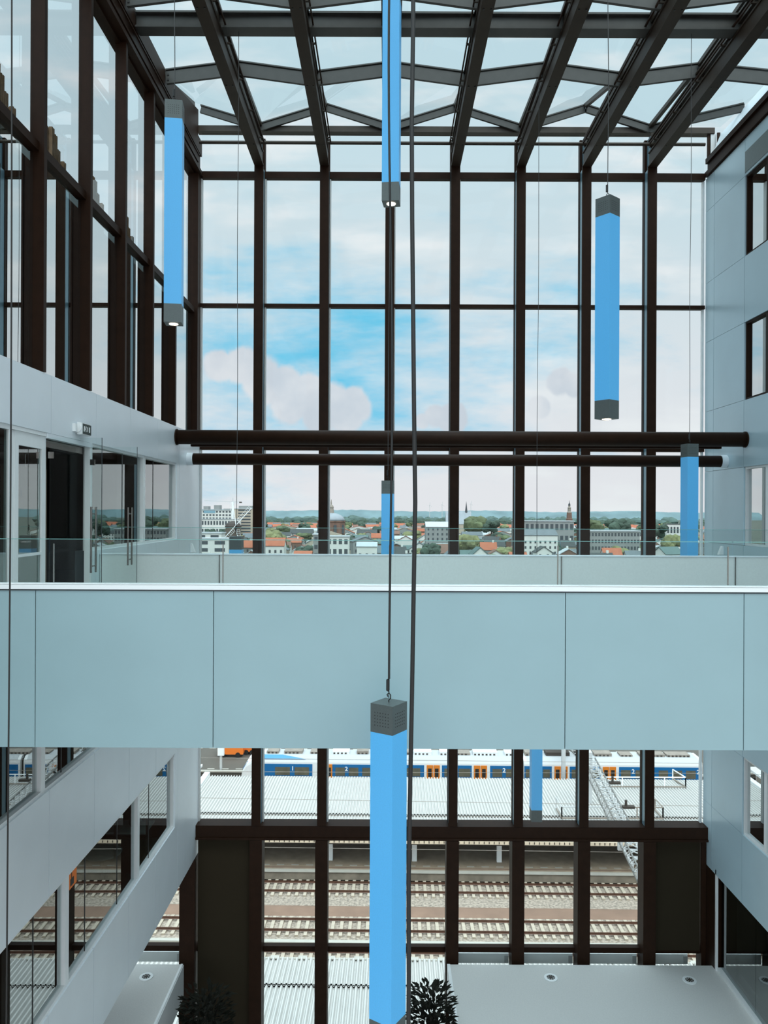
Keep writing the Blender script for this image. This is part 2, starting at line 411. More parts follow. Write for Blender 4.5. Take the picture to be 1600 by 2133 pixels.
for z0, z1, wh in ((7.95, 9.92, 'topmost window of the right wall, under the grey panel'), (4.43, 6.33, 'second window from the top of the right wall'),
                   (0.87, 2.79, 'right wall window at the level of the footbridge'), (-2.6, -0.66, 'right wall window hidden behind the footbridge'),
                   (-6.2, -4.30, 'lowest framed window of the right wall, under the footbridge')):
    r_ = strip_window(XR, 1, ZR(z0), ZR(z1), [10.4, 12.2, 14.0, 15.8, 17.75, 18.82], wh, frame=M['frame'] if z0 > 4 else M['white'], wide=(17.75,), pane=M['mirror'])

# cut the band behind the strip under the bridge: rebuild wall_left without it
me = bpy.data.objects['wall_left'].data
w = MB()
for a in ((2.84, 3.74, Y0, 21.15), (-0.66, 0.0, Y0, 21.15), (-4.34, -2.68, Y0, 21.15), (-7.85, -6.18, Y0, 21.15), (0.0, 0.94, 13.40, 21.15), (0.94, 2.84, 18.82, 21.15),
          (-6.18, -4.34, 18.75, 21.15), (-2.68, -0.66, 18.75, 21.15), (-0.66, 2.84, Y0, 6.0)):
    wall_band(w, XL, -1, a[0], a[1], a[2], a[3])
old = bpy.data.objects['wall_left']; old.data = w.mesh('wall_left', [M['clad'], M['joint']])

# low glass wall at the right, under the cladding
WN[0] += 1
r = empty('window_%d' % WN[0], (XR + 0.15, 16, -10.6), 'dark frameless glass wall under the right cladding', kind='structure')
f = MB().box(XR + 0.0, 20.3, -10.6, XR + 0.06, 20.36, -7.9)
put('window_edge', f, M['white'], r)
put('sill', MB().box(XR + 0.04, 9, -10.6, XR + 0.2, 20.3, -10.5), M['white'], r)
for a, b in ((9, 11.4), (11.4, 13.8), (13.8, 16.2), (16.2, 18.4), (18.4, 20.28)):
    put('pane', MB().box(XR + 0.14, a + 0.006, -10.5, XR + 0.16, b - 0.006, -7.9), M['mirror2'], r)

# ================================================================== UPPER LEFT CURTAIN WALL
FY = [7.85, 9.65, 11.46, 13.25, 15.02, 16.80, 18.60]
GX = XL - 0.17
for i, y in enumerate(FY):
    m = MB().box(GX - 0.04, y, 3.75, XL, y + 0.07, 10.94).box(XL - 0.02, y - 0.015, 3.75, XL + 0.012, y + 0.085, 10.94)
    o = put('curtain_wall_fin', m, M['frame'])
    tag(o, 'dark vertical steel fin of the upper left glass wall, %s from the far corner' % ORD[len(FY) - 1 - i], 'fin', 'steel fins of the upper left glass wall')
ends = [5.0] + FY + [20.75]
for i, (a, b) in enumerate(zip(ends[:-1], ends[1:])):
    WN[0] += 1
    r = empty('window_%d' % WN[0], (GX, (a + b) / 2, 3.74), 'glazed bay of the upper left glass wall, %s from the far corner' % ORD[len(ends) - 2 - i], kind='structure')
    for z0, z1 in ((3.76, 7.10), (7.20, 10.93)):
        put('pane', MB().box(GX - 0.01, a + 0.075, z0, GX + 0.01, b - 0.005, z1), M['mirror'] if z0 < 5 else M['mirror_top'], r)
    put('transom', MB().box(GX - 0.06, a + 0.09, 7.08, GX + 0.10, b, 7.22), M['frame'], r)
    put('top_rail', MB().box(GX - 0.06, a + 0.09, 10.90, GX + 0.06, b, 10.95), M['frame'], r)

# gathered curtains behind that glass
def curtain(y0, y1, steps, m, label):
    mb = MB(); n = len(steps); w_ = (y1 - y0) / n
    for i, zt in enumerate(steps):
        ya = y0 + i * w_
        for j in range(4):
            a = ya + w_ * j / 4; ph = 0.035 * (1 if j % 2 else -1)
            mb.box(GX - 0.34 + ph, a, 3.52, GX - 0.28 + ph, a + w_ / 4 + 0.004, zt)
    o = put('curtain', mb, m); tag(o, label, 'curtain', 'gathered curtains behind the upper left glass')
for i, y in enumerate(FY[1:6]):
    curtain(y - 0.60, y - 0.02, [8.15 - 0.04 * i, 8.0, 7.8, 7.55, 7.7], M['curtain'], 'brown gathered curtain with stepped top behind the %s steel fin from the corner' % ORD[len(FY) - 2 - i])
curtain(11.75, 12.3, [7.0, 7.0, 7.0, 7.0], M['teal'], 'teal gathered curtain behind the upper left glass')
curtain(12.32, 12.62, [7.0, 7.0, 7.0], M['white'], 'white gathered curtain beside the teal one behind the upper left glass')

# ================================================================== FACADE
for k, x in enumerate(MX):
    m = MB().box(x - 0.125, YF, -6.97, x + 0.125, YF + 0.05, 11.18)
    m.box(x - 0.125, GZ - 0.10, -6.97, x + 0.125, GZ + 0.06, 12.02)
    r = empty('facade_mullion', (x, YF, -14), 'tall dark steel mullion of the glass facade, %s from the left' % ORD[k], 'mullion', 'tall mullions of the glass facade')
    put('post', m, M['frame'], r)
    put('web', MB().box(x - 0.112, YF + 0.05, -6.97, x + 0.112, GZ - 0.10, 11.1).box(x - 0.05, YF + 0.05, 11.1, x + 0.05, GZ - 0.10, 12.02), M['web'], r)
    put('base_casing', MB().box(x - 0.17, YF - 0.02, -14, x + 0.17, GZ + 0.06, -7.37), M['frame'], r)
    put('foot_bracket', MB().box(x - 0.04, YF + 0.02, 11.7, x + 0.04, YF + 0.2, 12.1), M['steel'], r)
# corner posts
o = put('corner_post', MB().box(XL - 0.28, YF, 3.75, XL + 0.0, GZ + 0.05, 10.93), M['frame'])
tag(o, 'dark steel corner post where the facade meets the upper left glass wall', 'post')
o = put('corner_post', MB().box(-5.62, YF - 0.05, -14, -5.2, GZ + 0.05, -7.9), M['frame'])
tag(o, 'dark corner post beside the left roller blind, below the wall', 'post')
structure('wall_right_return', MB().box(XR + 0.01, 20.4, -14, XR + 0.61, 21.1, -7.93), M['frame'], 'dark return wall at the lower right corner of the facade')
o = put('corner_post', MB().box(XR - 0.14, YF + 0.1, -14, XR - 0.01, GZ + 0.05, -7.37), M['frame'])
tag(o, 'dark corner post beside the right roller blind', 'post')
o = put('edge_post', MB().box(XR + 0.25, GZ - 0.2, 11.5, XR + 0.33, GZ - 0.16, 12.2).box(XR + 0.02, GZ - 0.09, 11.51, XR + 0.10, GZ - 0.05, 12.19), M['frame']); tag(o, 'short dark post under the right end of the head beam', 'post')
o = put('edge_plate', MB().box(XR + 0.10, GZ - 0.12, 11.5, XR + 0.25, GZ - 0.06, 12.19), M['galv']); tag(o, 'pale plate beside the short post at the right end of the head beam', 'panel', kind='structure')
o = put('edge_strip', MB().box(XR - 0.09, GZ - 0.05, -7.0, XR - 0.04, GZ + 0.05, 10.9), M['white'])
tag(o, 'thin white edge strip between the facade glass and right wall', 'trim', kind='structure')
# bays
TR = [(10.92, 11.10), (7.33, 7.43), (3.36, 3.44)]
for b in range(8):
    xa, xb = BAYX[b], BAYX[b + 1]
    WN[0] += 1
    r = empty('window_%d' % WN[0], ((xa + xb) / 2, GZ, -14), 'glazed facade bay, %s from the left' % ORD[b], kind='structure')
    a = xa + (0.125 if b else 0.0); c = xb - (0.125 if b < 7 else 0.04)
    zs = [-14, -10.5, -7.13, 3.4, 7.38, 11.0, 12.25]
    for i in range(6):
        put('pane', MB().box(a, GZ - 0.012, zs[i] + 0.05, c, GZ + 0.012, zs[i + 1] - 0.05), M['pane'], r)
    for z0, z1 in TR:
        put('transom', MB().box(a, GZ - 0.12, z0, c, GZ + 0.05, z1), M['frame'], r)
    put('transom', MB().box(a, GZ - 0.12, -10.58, c, GZ + 0.05, -10.43), M['frame'], r)
    put('edge_bead', MB().box(a, GZ - 0.10, -7.0, a + 0.035, GZ + 0.04, 10.9), M['galv'], r)
o = put('facade_beam', MB().box(XL, YF + 0.02, -7.32, XR, GZ + 0.1, -6.98).box(XL, YF - 0.02, -7.36, XR, YF + 0.05, -7.30), M['frame'])
tag(o, 'dark horizontal beam across the facade above the roller blinds', 'beam')
o = put('head_beam', MB().box(XL - 0.1, GZ - 0.15, 12.20, XR + 0.2, GZ + 0.08, 12.36), M['steel'])
tag(o, 'dark horizontal head beam along the top of the facade', 'beam')
o = put('facade_rod', MB().tube([(XL + 0.1, 20.5, 11.62), (XR - 0.3, 20.5, 11.62)], 0.045, 10), M['steel'])
tag(o, 'thin dark round rod running across the facade below its head beam', 'rod')
# side glazing left of the corner, lowest storey
WN[0] += 1
r = empty('window_%d' % WN[0], (-7, GZ, -14), 'low facade bay left of the corner post, under the left wall', kind='structure')
put('pane', MB().box(-9.5, GZ - 0.012, -10.4, -5.62, GZ + 0.012, -7.9), M['pane'], r)
put('pane', MB().box(-9.5, GZ - 0.012, -14, -5.62, GZ + 0.012, -10.6), M['pane'], r)
put('transom', MB().box(-9.5, GZ - 0.12, -10.58, -5.62, GZ + 0.05, -10.43), M['frame'], r)
# blinds
for x0, x1, z0, side in ((XL + 0.03, MX[0] - 0.18, -13.9, 'left'), (MX[6] + 0.18, XR - 0.15, -10.45, 'right')):
    r = empty('roller_blind', ((x0 + x1) / 2, 21.0, z0), 'closed dark roller blind at the %s end of the facade below the beam' % side, 'blind', 'closed roller blinds')
    put('cloth', MB().box(x0, 20.99, z0, x1, 21.0, -7.36), M['blind'], r)
    put('bottom_bar', MB().box(x0, 20.975, z0 - 0.03, x1, 21.015, z0), M['frame'], r)
# sill boxes outside the low glass
for i, (x0, x1) in enumerate(((-7.2, -5.7), (MX[3] + 0.17, MX[4] - 0.17), (MX[4] + 0.17, MX[5] - 0.17), (MX[5] + 0.17, MX[6] - 0.17), (MX[6] + 0.17, XR - 0.35))):
    r = empty('sill_box', ((x0 + x1) / 2, 21.45, -11.02), 'white sill box outside the low glass, ' + ('left of the corner post' if i == 0 else '%s from left at the right landing' % ORD[i - 1]), 'sill box', 'white sill boxes behind the low glass')
    put('casing', MB().box(x0, 21.32, -11.02, x1, 21.62, -10.74), M['white'], r)
    put('end_cap', MB().box(x1 - 0.12, 21.30, -11.0, x1, 21.32, -10.78), M['galv'], r)
# tubes across the atrium
r = empty('steel_tube', (XL, 18.75, 3.48), 'upper and thicker dark round steel tube spanning the atrium over the bridge', 'tube', 'horizontal steel tubes')
put('tube', MB().tube([(XL + 0.02, 18.75, 3.48), (XR - 0.02, 18.75, 3.48)], 0.18, 28), M['frame'], r, smooth=True)
for x, s in ((XL, 1), (XR, -1)):
    put('end_flange', MB().tube([(x + s * 0.002, 18.75, 3.48), (x + s * 0.03, 18.75, 3.48)], 0.20, 28), M['frame'], r)
put('cable_tray', MB().box(XL + 0.3, 18.95, 3.27, XR - 0.5, 19.1, 3.35), M['frame'], r)
r = empty('steel_tube', (XL, 19.8, 3.01), 'lower and thinner dark round steel tube spanning the atrium over the bridge', 'tube', 'horizontal steel tubes')
put('tube', MB().tube([(XL + 0.02, 19.8, 3.01), (XR - 0.02, 19.8, 3.01)], 0.15, 28), M['frame'], r, smooth=True)
for x, s in ((XL, 1), (XR, -1)):
    put('end_flange', MB().tube([(x + s * 0.002, 19.8, 3.01), (x + s * 0.16, 19.8, 3.01)], 0.165, 28), M['clad'], r)

# ================================================================== ROOF
KY = [21.0, 17.7, 15.0, 11.2, 7.2, 4.0, 1.3, -1.4, -4.1, -6.8]
RX = [XL - 0.2] + MX + [9.2]
def node(i, k):          # i = 0 left edge, 1..7 rafters, 8 right edge
    odd = i % 2
    if k == 0: z = 12.36 if odd else 12.92
    else: z = 12.12 if odd else 11.88
    if i == 8: z = 12.30 if k == 0 else 11.93
    return Vector((RX[i], KY[k], z))
for i, x in enumerate(MX):
    r = empty('roof_rafter', (x, YF, 11.14), 'dark steel roof rafter running to the facade, %s from the left' % ORD[i], 'rafter', 'roof rafters')
    m = MB().box(x - 0.125, -7, 11.14, x + 0.125, YF + 0.05, 11.18).box(x - 0.10, -7, 11.18, x + 0.10, YF, 11.50).box(x - 0.125, -7, 11.5, x + 0.125, YF, 11.54)
    put('beam', m, M['rafter'], r)
    m = MB().box(x - 0.07, -7, 11.72, x + 0.07, 20.9, 11.86).box(x - 0.11, -7, 11.86, x + 0.11, 20.9, 11.90)
    put('glazing_bar', m, M['steel'], r)
    for s in (-1, 1):
        put('guide_rail', MB().box(x + s * 0.19 - 0.015, -7, 11.62, x + s * 0.19 + 0.015, 20.6, 11.66), M['frame'], r)
    if i == 0:
        br_me = MB().box(-0.03, -0.04, 11.54, 0.03, 0.04, 11.72).box(-0.2, -0.02, 11.60, 0.2, 0.02, 11.63).mesh('bracket', M['steel'])
        bo_me = MB().lathe([(0.018, 11.125), (0.018, 11.14)], 6).mesh('bolt', M['black'])
    for y in [20.2 - 1.35 * q for q in range(8)]:
        put('bracket', br_me, None, r, local=True).location = (0, y - YF, -11.14)
    for y in (19.6, 16.9, 14.3):
        for s_ in (-1, 1): put('bolt', bo_me, None, r, local=True).location = (s_ * 0.07, y - YF, -11.14)
# zigzag purlins
for k in range(len(KY)):
    h = 0.16 if k == 0 else 0.28
    m = MB()
    for i in range(8):
        a, b = node(i, k), node(i + 1, k)
        d = (b - a); 
        if k == 0 and i == 7: b = Vector((9.2, 19.6, 12.22)); d = b - a
        a2 = a if i else a + d * ((XL + 0.012 - a.x) / d.x); b2 = b
        m.bar(a2 - Vector((0, 0, h / 2 + 0.02)), b2 - Vector((0, 0, h / 2 + 0.02)), 0.07, h, 0)
        m.bar(a2 + Vector((0, 0, 0.02)), b2 + Vector((0, 0, 0.02)), 0.12, 0.03, 0)
        if k:
            for p in (a2 + d * 0.03, b2 - d * 0.03):
                m.box(p.x - 0.02, p.y - 0.05, p.z - 0.12, p.x + 0.02, p.y - 0.03, p.z - 0.08, 1); m.box(p.x - 0.02, p.y - 0.05, p.z - 0.24, p.x + 0.02, p.y - 0.03, p.z - 0.20, 1)
    where = ('right at the facade head', 'second from the facade', 'third from the facade')[k] if k < 3 else 'over the near end of the atrium'
    o = put('zigzag_purlin', m, [M['purlin'], M['black']]); tag(o, 'zigzag steel purlin of the folded glass roof, ' + where, 'purlin', 'zigzag roof purlins')
o = put('roof_beam', MB().box(XL + 0.01, 15.6, 11.58, XR, 15.75, 11.88).box(XL + 0.01, 15.52, 11.86, XR, 15.83, 11.9).box(XL + 0.01, 15.52, 11.56, XR, 15.83, 11.6), M['purlin'])
tag(o, 'straight dark steel beam crossing the glass roof above the rafters', 'beam')
# roof panes
for i in range(8):
    WN[0] += 1
    r = empty('window_%d' % WN[0], ((RX[i] + RX[i + 1]) / 2, 7, 11.9), 'sloping glass roof strip, %s from the left' % ORD[i], kind='structure')
    for k in range(len(KY) - 1):
        q = [node(i, k), node(i + 1, k), node(i + 1, k + 1), node(i, k + 1)]
        q = [p + Vector((0, 0, 0.05)) for p in q]
        m = MB()
        m.add([p for p in q] + [p + Vector((0, 0, 0.02)) for p in q],
              [(0, 1, 2), (0, 2, 3), (4, 6, 5), (4, 7, 6), (0, 4, 5, 1), (1, 5, 6, 2), (2, 6, 7, 3), (3, 7, 4, 0)])
        put('roof_pane', m, M['roofpane'], r)
    if True:
        m = MB()
        for k in range(len(KY) - 1):
            m.bar(node(i, k), node(i, k + 1), 0.10, 0.10)
        put('ridge_bar', m, M['steel'], r)
# gutters along the walls
m = MB().box(XL - 0.35, -7, 10.95, XL + 0.06, GZ, 11.05).box(XL - 0.30, -7, 11.05, XL - 0.05, GZ, 11.9).box(XL - 0.15, -7, 11.55, XL - 0.0, GZ, 11.95)
m.box(XL + 0.06, -7, 11.30, XL + 0.09, 20.6, 11.33).box(XL + 0.0, -7, 11.12, XL + 0.06, 20.6, 11.16).prism([(17.9, 11.95), (20.98, 11.95), (20.98, 12.75)], 'x', XL - 0.15, XL - 0.05)
o = put('edge_gutter', m, M['frame']); tag(o, 'dark steel edge beam and gutter where the roof meets the left glass wall', 'gutter')
m = MB().box(XR - 0.06, -7, 10.99, XR + 0.3, 21.1, 11.12).box(XR + 0.02, -7, 11.12, XR + 0.3, 21.1, 11.36).box(XR - 0.04, -7, 11.36, XR + 0.3, 21.1, 11.5)
o = put('edge_gutter', m, M['frame']); tag(o, 'dark steel edge beam and gutter along the top of the right wall', 'gutter')
o = put('roof_upstand', MB().slab([(XR + 0.06, -7, 11.5), (XR + 0.06, 20.9, 11.5), (9.18, 20.9, 12.1), (9.18, -7, 12.1)], 0.03), M['clad'])
tag(o, 'pale metal upstand between right edge gutter and roof glass', 'panel', kind='structure')

# ================================================================== FOOTBRIDGE
D1, D2 = 7.85, 13.76
BT, BB, GT = 0.895, -0.80, 1.35
r = empty('footbridge', (1.8, (D1 + D2) / 2, BB), 'grey blue panelled footbridge crossing the atrium with glass balustrades', 'bridge')
BX0, BX1 = XL + 0.005, XR - 0.005
jx = [PX(p, D1) for p in (75, 446, 812, 1179, 1551)]
m = MB(); xs = [BX0] + [PX(-292, D1)] * 0 + jx + [BX1]
for a, b in zip(xs[:-1], xs[1:]):
    m.box(a + 0.004, D1, BB, b - 0.004, D1 + 0.05, BT - 0.07)
put('fascia', m, M['fascia'], r)
put('fascia_backing', MB().box(BX0, D1 + 0.045, BB + 0.01, BX1, D1 + 0.12, BT - 0.075), M['joint'], r)
put('edge_dark_strip', MB().box(BX0, D1 - 0.012, BT - 0.072, BX1, D1 + 0.1, BT - 0.058), M['joint'], r)  # dark strip just under the capping rail
put('capping_rail', MB().box(BX0, D1 - 0.015, BT - 0.058, BX1, D1 + 0.12, BT - 0.012).box(BX0, D1 - 0.005, BT - 0.008, BX1, D1 + 0.12, BT), M['rail'], r)
put('deck', MB().box(BX0, D1 + 0.12, -0.45, BX1, D2 + 0.1, 0.0), M['carpet'], r)
put('soffit', MB().box(BX0, D1 + 0.05, BB, BX1, D2 + 0.2, BB + 0.03), M['bridge_in'], r)
put('inner_lining', MB().box(BX0, D1 + 0.12, 0.0, BX1, D1 + 0.15, BT - 0.02), M['bridge_in'], r)
m = MB(); xs = [XL + 0.005, PX(458, D2) - 0.0, PX(1170, D2), PX(1532, D2), BX1]
for a, b in zip(xs[:-1], xs[1:]):
    m.box(a + 0.004, D2, 0.0, b - 0.004, D2 + 0.05, 0.855)
put('far_parapet', m, M['bridge_in'], r)
put('far_fascia', MB().box(BX0, D2 + 0.05, BB, BX1, D2 + 0.16, 0.855), M['fascia'], r)
put('far_capping', MB().box(BX0, D2 - 0.01, 0.857, BX1, D2 + 0.17, 0.876), M['clad'], r)
gx = [PX(p, D1) for p in (98, 458, 812, 1170, 1532)]
for a, b in zip([BX0] + gx, gx + [BX1]):
    g = put('glass_panel', MB().box(a + 0.005, D1 + 0.06, BT - 0.01, b - 0.005, D1 + 0.075, GT), M['balu'], r)
    sub('glass_edge', MB().box(a + 0.005, D1 + 0.06, GT, b - 0.005, D1 + 0.075, GT + 0.006), M['edge'], g)
gx2 = [PX(p, D2) for p in (396, 620, 840, 1060, 1252, 1433)]
for a, b in zip([BX0] + gx2, gx2 + [BX1]):
    g = put('glass_panel', MB().box(a + 0.004, D2 + 0.07, 0.87, b - 0.004, D2 + 0.085, GT), M['balu'], r)
    sub('glass_edge', MB().box(a + 0.004, D2 + 0.07, GT, b - 0.004, D2 + 0.085, GT + 0.007), M['edge'], g)
for x in gx: put('balustrade_post', MB().box(x - 0.006, D1 + 0.16, 0.0, x + 0.006, D1 + 0.17, GT - 0.05), M['chrome'], r)
for x in (PX(458, D2), PX(1170, D2), PX(1532, D2)): put('joint_cover', MB().box(x - 0.008, D2 - 0.02, 0.0, x + 0.008, D2 - 0.005, 0.86), M['chrome'], r)

# ================================================================== DOORS AT THE LEFT END
WN_door = 0
# framed white door
r = empty('door_1', (XL - 0.05, 11.15, 0), 'white framed glass door in the left wall beside the doorway', kind='structure')
f = MB(); xa, xb = XL - 0.09, XL - 0.03
f.box(xa, 10.66, 0, xb, 10.78, 2.78); f.box(xa, 11.50, 0, xb, 11.63, 2.78); f.box(xa, 10.78, 2.58, xb, 11.50, 2.78); f.box(xa, 10.78, 0.0, xb, 11.50, 0.2); f.box(xa, 10.78, 0.98, xb, 11.5, 1.02)
put('door_frame', f, M['white'], r)
put('pane', MB().box(XL - 0.07, 10.78, 0.2, XL - 0.05, 11.5, 2.58), M['mirror2'], r)
put('door_handle', MB().tube([(XL - 0.03, 10.84, 1.2), (XL + 0.05, 10.84, 1.2), (XL + 0.05, 10.98, 1.2)], 0.012, 8), M['chrome'], r)
WN[0] += 1
r = empty('window_%d' % WN[0], (XL - 0.05, 9, 0), 'full height dark glass panel at the near end of the left wall', kind='structure')
put('pane', MB().box(XL - 0.07, 6.0, 0.0, XL - 0.05, 10.5, 2.76), M['mirror2'], r)
put('window_frame', MB().box(XL - 0.1, 10.5, 0, XL - 0.03, 10.56, 2.84).box(XL - 0.1, 6.0, 2.77, XL - 0.03, 10.5, 2.84), M['white'], r)
o = put('trim_1', MB().box(XL - 0.12, 10.565, 0, XL - 0.035, 10.655, 2.775).box(XL - 0.12, 11.632, 0, XL - 0.035, 11.65, 2.755).box(XL - 0.14, 10.565, 2.782, XL - 0.01, 11.625, 2.838), M['white']); tag(o, 'white strip between glass panel and white door', kind='structure')
# doorway with header, dark interior partition
o = put('trim_2', MB().box(XL - 0.1, 11.63, 2.76, XL + 0.004, 13.40, 2.835), M['clad']); tag(o, 'metal door header over the open doorway', kind='structure')
o = put('door_closer', MB().box(XL - 0.28, 11.75, 2.64, XL - 0.12, 13.3, 2.75), M['chrome']); tag(o, 'grey overhead door closer rail in the open doorway', 'door closer')
o = put('partition', MB().box(-5.9, 11.6, 0.0, -5.8, 12.95, 2.35).box(-6.1, 12.95, 0.0, -5.85, 13.05, 2.8), mat('dark brown wood', lin(120, 102, 86), 0.6, 0, 0.06, 3)); tag(o, 'dark brown partition inside the open doorway', 'partition')
o = put('wall_sign', MB().box(-5.8, 11.70, 1.86, -5.79, 12.05, 1.98), mat('dark red brown plate', lin(56, 36, 34), 0.5)); tag(o, 'small dark brown plate on the partition in the doorway', 'sign')
o = put('door_jamb', MB().box(XL - 0.1, 13.30, 0.0, XL - 0.0, 13.40, 2.84), M['white']); tag(o, 'white jamb at the far side of the open doorway', 'door jamb', kind='structure')
for y, wh in ((11.66, 'near'), (13.31, 'far')):
    r = empty('glass_door_leaf', (XL, y, 0), 'frameless glass door leaf standing open at the %s side of the doorway' % wh, 'door', 'open glass door leaves')
    put('glass', MB().box(XL + 0.02, y - 0.006, 0.02, XL + 0.82, y + 0.006, 2.77), M['balu'], r)
    put('edge', MB().box(XL + 0.82, y - 0.006, 0.02, XL + 0.826, y + 0.006, 2.77), M['joint'], r)
    for s in (-1, 1):
        h = MB().tube([(XL + 0.70 + s * 0.01, y + s * 0.07, 0.70), (XL + 0.70 + s * 0.01, y + s * 0.07, 1.71)], 0.016, 12)
        b = put('pull_handle', h, M['chrome'], r, smooth=False)
        for z in (0.80, 1.60):
            sub('standoff', MB().tube([(XL + 0.70, y + s * 0.006, z), (XL + 0.70, y + s * 0.07, z)], 0.011, 8), M['chrome'], b).matrix_parent_inverse = Matrix.Identity(4)
    for z in (0.3, 2.5):
        put('hinge', MB().box(XL + 0.0, y - 0.015, z - 0.05, XL + 0.08, y + 0.015, z + 0.05), M['chrome'], r)
# emergency sign fixture
ys = 12.85; zs_ = PZ(897, ys)
r = empty('exit_sign', (XL, ys, zs_), 'small white exit sign lamp on the left wall above the doorway', 'exit sign')
put('mount', MB().box(XL, ys - 0.19, zs_ - 0.07, XL + 0.03, ys + 0.16, zs_ + 0.07), M['white'], r)
put('housing', MB().prism([(XL + 0.03, zs_ - 0.10), (XL + 0.11, zs_ - 0.095), (XL + 0.11, zs_ + 0.095), (XL + 0.03, zs_ + 0.11)], 'y', ys - 0.19, ys + 0.19), M['white'], r)
put('end_disc', MB().tube([(XL + 0.045, ys - 0.21, zs_), (XL + 0.045, ys - 0.19, zs_)], 0.062, 20), M['white'], r)
put('arm', MB().box(XL, ys - 0.30, zs_ - 0.06, XL + 0.05, ys - 0.24, zs_ + 0.07), M['white'], r)
fc = MB().box(XL + 0.108, ys - 0.15, zs_ - 0.085, XL + 0.118, ys + 0.19, zs_ + 0.085)
face = put('face', fc, mat('dark green sign face', lin(22, 44, 40), 0.4), r)
pic = MB()
xq = XL + 0.1195
def fig(pts, w_):
    for a, b in zip(pts[:-1], pts[1:]): pic.bar((xq, ys + a[0], zs_ + a[1]), (xq, ys + b[0], zs_ + b[1]), 0.004, w_)
fig([(-0.10, 0.045), (-0.115, -0.045)], 0.035); fig([(-0.03, 0.045), (-0.045, 0.0), (-0.03, -0.045)], 0.022); fig([(-0.075, -0.005), (-0.04, 0.005)], 0.02)
fig([(0.03, 0.04), (0.03, -0.04)], 0.02); fig([(0.11, 0.045), (0.11, -0.045)], 0.04)
put('pictogram', pic, M['rail'], r)
# wedge wall lights
for x, y, s, wh in ((XL, 20.2, 1, 'left'), (XR, 20.0, -1, 'right')):
    z = PZ(1143, y)
    o = put('wall_light', MB().prism([(x, z - 0.11), (x + s * 0.12, z - 0.11), (x + s * 0.03, z + 0.12), (x, z + 0.12)], 'y', y - 0.06, y + 0.06), M['white'])
    tag(o, 'small white wedge shaped light low on the %s wall behind the footbridge' % wh, 'wall light', 'wedge wall lights')

# ================================================================== FLOOR SLABS BELOW
ZS = -10.6
m = MB().box(1.78, 3, ZS - 0.9, XR + 0.1, 20.55, ZS)
structure('floor', m, M['slab'], 'grey landing floor at the lower right in front of the facade')
o = put('floor_edge', MB().box(1.70, 3, ZS - 0.9, 1.78, 20.55, ZS + 0.015), M['white']); tag(o, 'white edge trim along the left side of the lower right landing', 'trim', kind='structure')
structure('floor_left', MB().box(-9.5, 3, ZS - 0.9, -5.50, 20.5, ZS), M['slab'], 'grey landing floor at the lower left under the wall')
o = put('floor_edge', MB().box(-5.50, 3, ZS - 0.9, -5.44, 20.5, ZS + 0.015).box(-5.44, 3, ZS - 0.9, -5.42, 20.5, ZS - 0.02), [M['white']]); tag(o, 'white edge trim along the right side of the lower left landing', 'trim', kind='structure')
structure('floor_hall', MB().box(-10, -4, -14.2, 13, 21.1, -14.0), M['carpet'], 'floor of the hall far below')
for px, py, wh in ((309, 2037, 'on the lower left landing'), (1152, 2035, 'on the lower right landing, nearer its middle'), (1441, 2039, 'on the lower right landing, close to the glass wall')):
    Y = (EYE - ZS) * F / (py - 1066); x = PX(px, Y)
    r = empty('floor_outlet', (x, Y, ZS), 'round white rimmed floor outlet ' + wh, 'floor outlet', 'round floor outlets')
    put('rim', MB().lathe([(0.175, 0.0), (0.175, 0.018), (0.15, 0.022), (0.11, 0.022), (0.11, 0.0)], 32), M['white'], r, local=True)
    put('core', MB().lathe([(0.11, 0.0), (0.11, 0.012), (0.05, 0.012), (0.045, 0.02)], 24), M['gear_dark'], r, local=True)
    m = MB()
    for k in range(8):
        t = k * math.pi / 4; m.bar((0.05 * math.cos(t), 0.05 * math.sin(t), 0.018), (0.11 * math.cos(t), 0.11 * math.sin(t), 0.018), 0.012, 0.008)
    put('grille', m, M['galv'], r, local=True)

# plants standing in the hall
def plant(x, y, ztop, rad, label, seed):
    rnd = random.Random(seed)
    r = empty('potted_tree', (x, y, -14.0), label, 'plant', 'dark potted trees in the hall')
    put('pot', MB().lathe([(0.26, 0), (0.36, 0.55), (0.38, 0.6), (0.33, 0.6), (0.31, 0.5)], 24), M['black'], r, local=True)
    put('soil', MB().lathe([(0.0, 0.5), (0.31, 0.5), (0.31, 0.52), (0.0, 0.52)], 16), M['trunk'], r, local=True)
    H = ztop + 14.0
    put('trunk', MB().tube([(0, 0, 0.4), (0.04, 0.02, H * 0.4), (-0.02, 0.0, H * 0.85)], [0.06, 0.045, 0.02], 8), M['trunk'], r, local=True)
    m = MB()
    for _ in range(900):
        t = rnd.random() ** 0.7; zz = H - 2.6 + 2.5 * t
        rr = rad * (0.55 + 0.45 * math.sin(math.pi * min(1, 0.25 + 0.7 * (1 - t)))) * math.sqrt(rnd.random())
        an = rnd.uniform(0, 6.283); p = Vector((rr * math.cos(an), rr * math.sin(an), zz))
        d = Vector((math.cos(an), math.sin(an), rnd.uniform(-0.2, 0.9))).normalized()
        sd = d.cross(Vector((0, 0, 1))).normalized(); l = rnd.uniform(0.14, 0.26); w_ = l * 0.2
        up = sd.cross(d) * 0.02
        m.add([p, p + d * l * 0.5 + sd * w_ + up, p + d * l, p + d * l * 0.5 - sd * w_ + up], [(0, 1, 2, 3)])
    me = m.mesh('foliage', M['leaf'], fix=False); put('foliage', me, None, r, local=True)
plant(1.12, 18.0, PZ(2058, 18.0), 0.50, 'dark leafy tree in front of the facade beside the right landing edge', 1)
plant(-4.35, 18.5, PZ(2068, 18.5), 0.62, 'dark leafy tree in front of the left roller blind', 2)

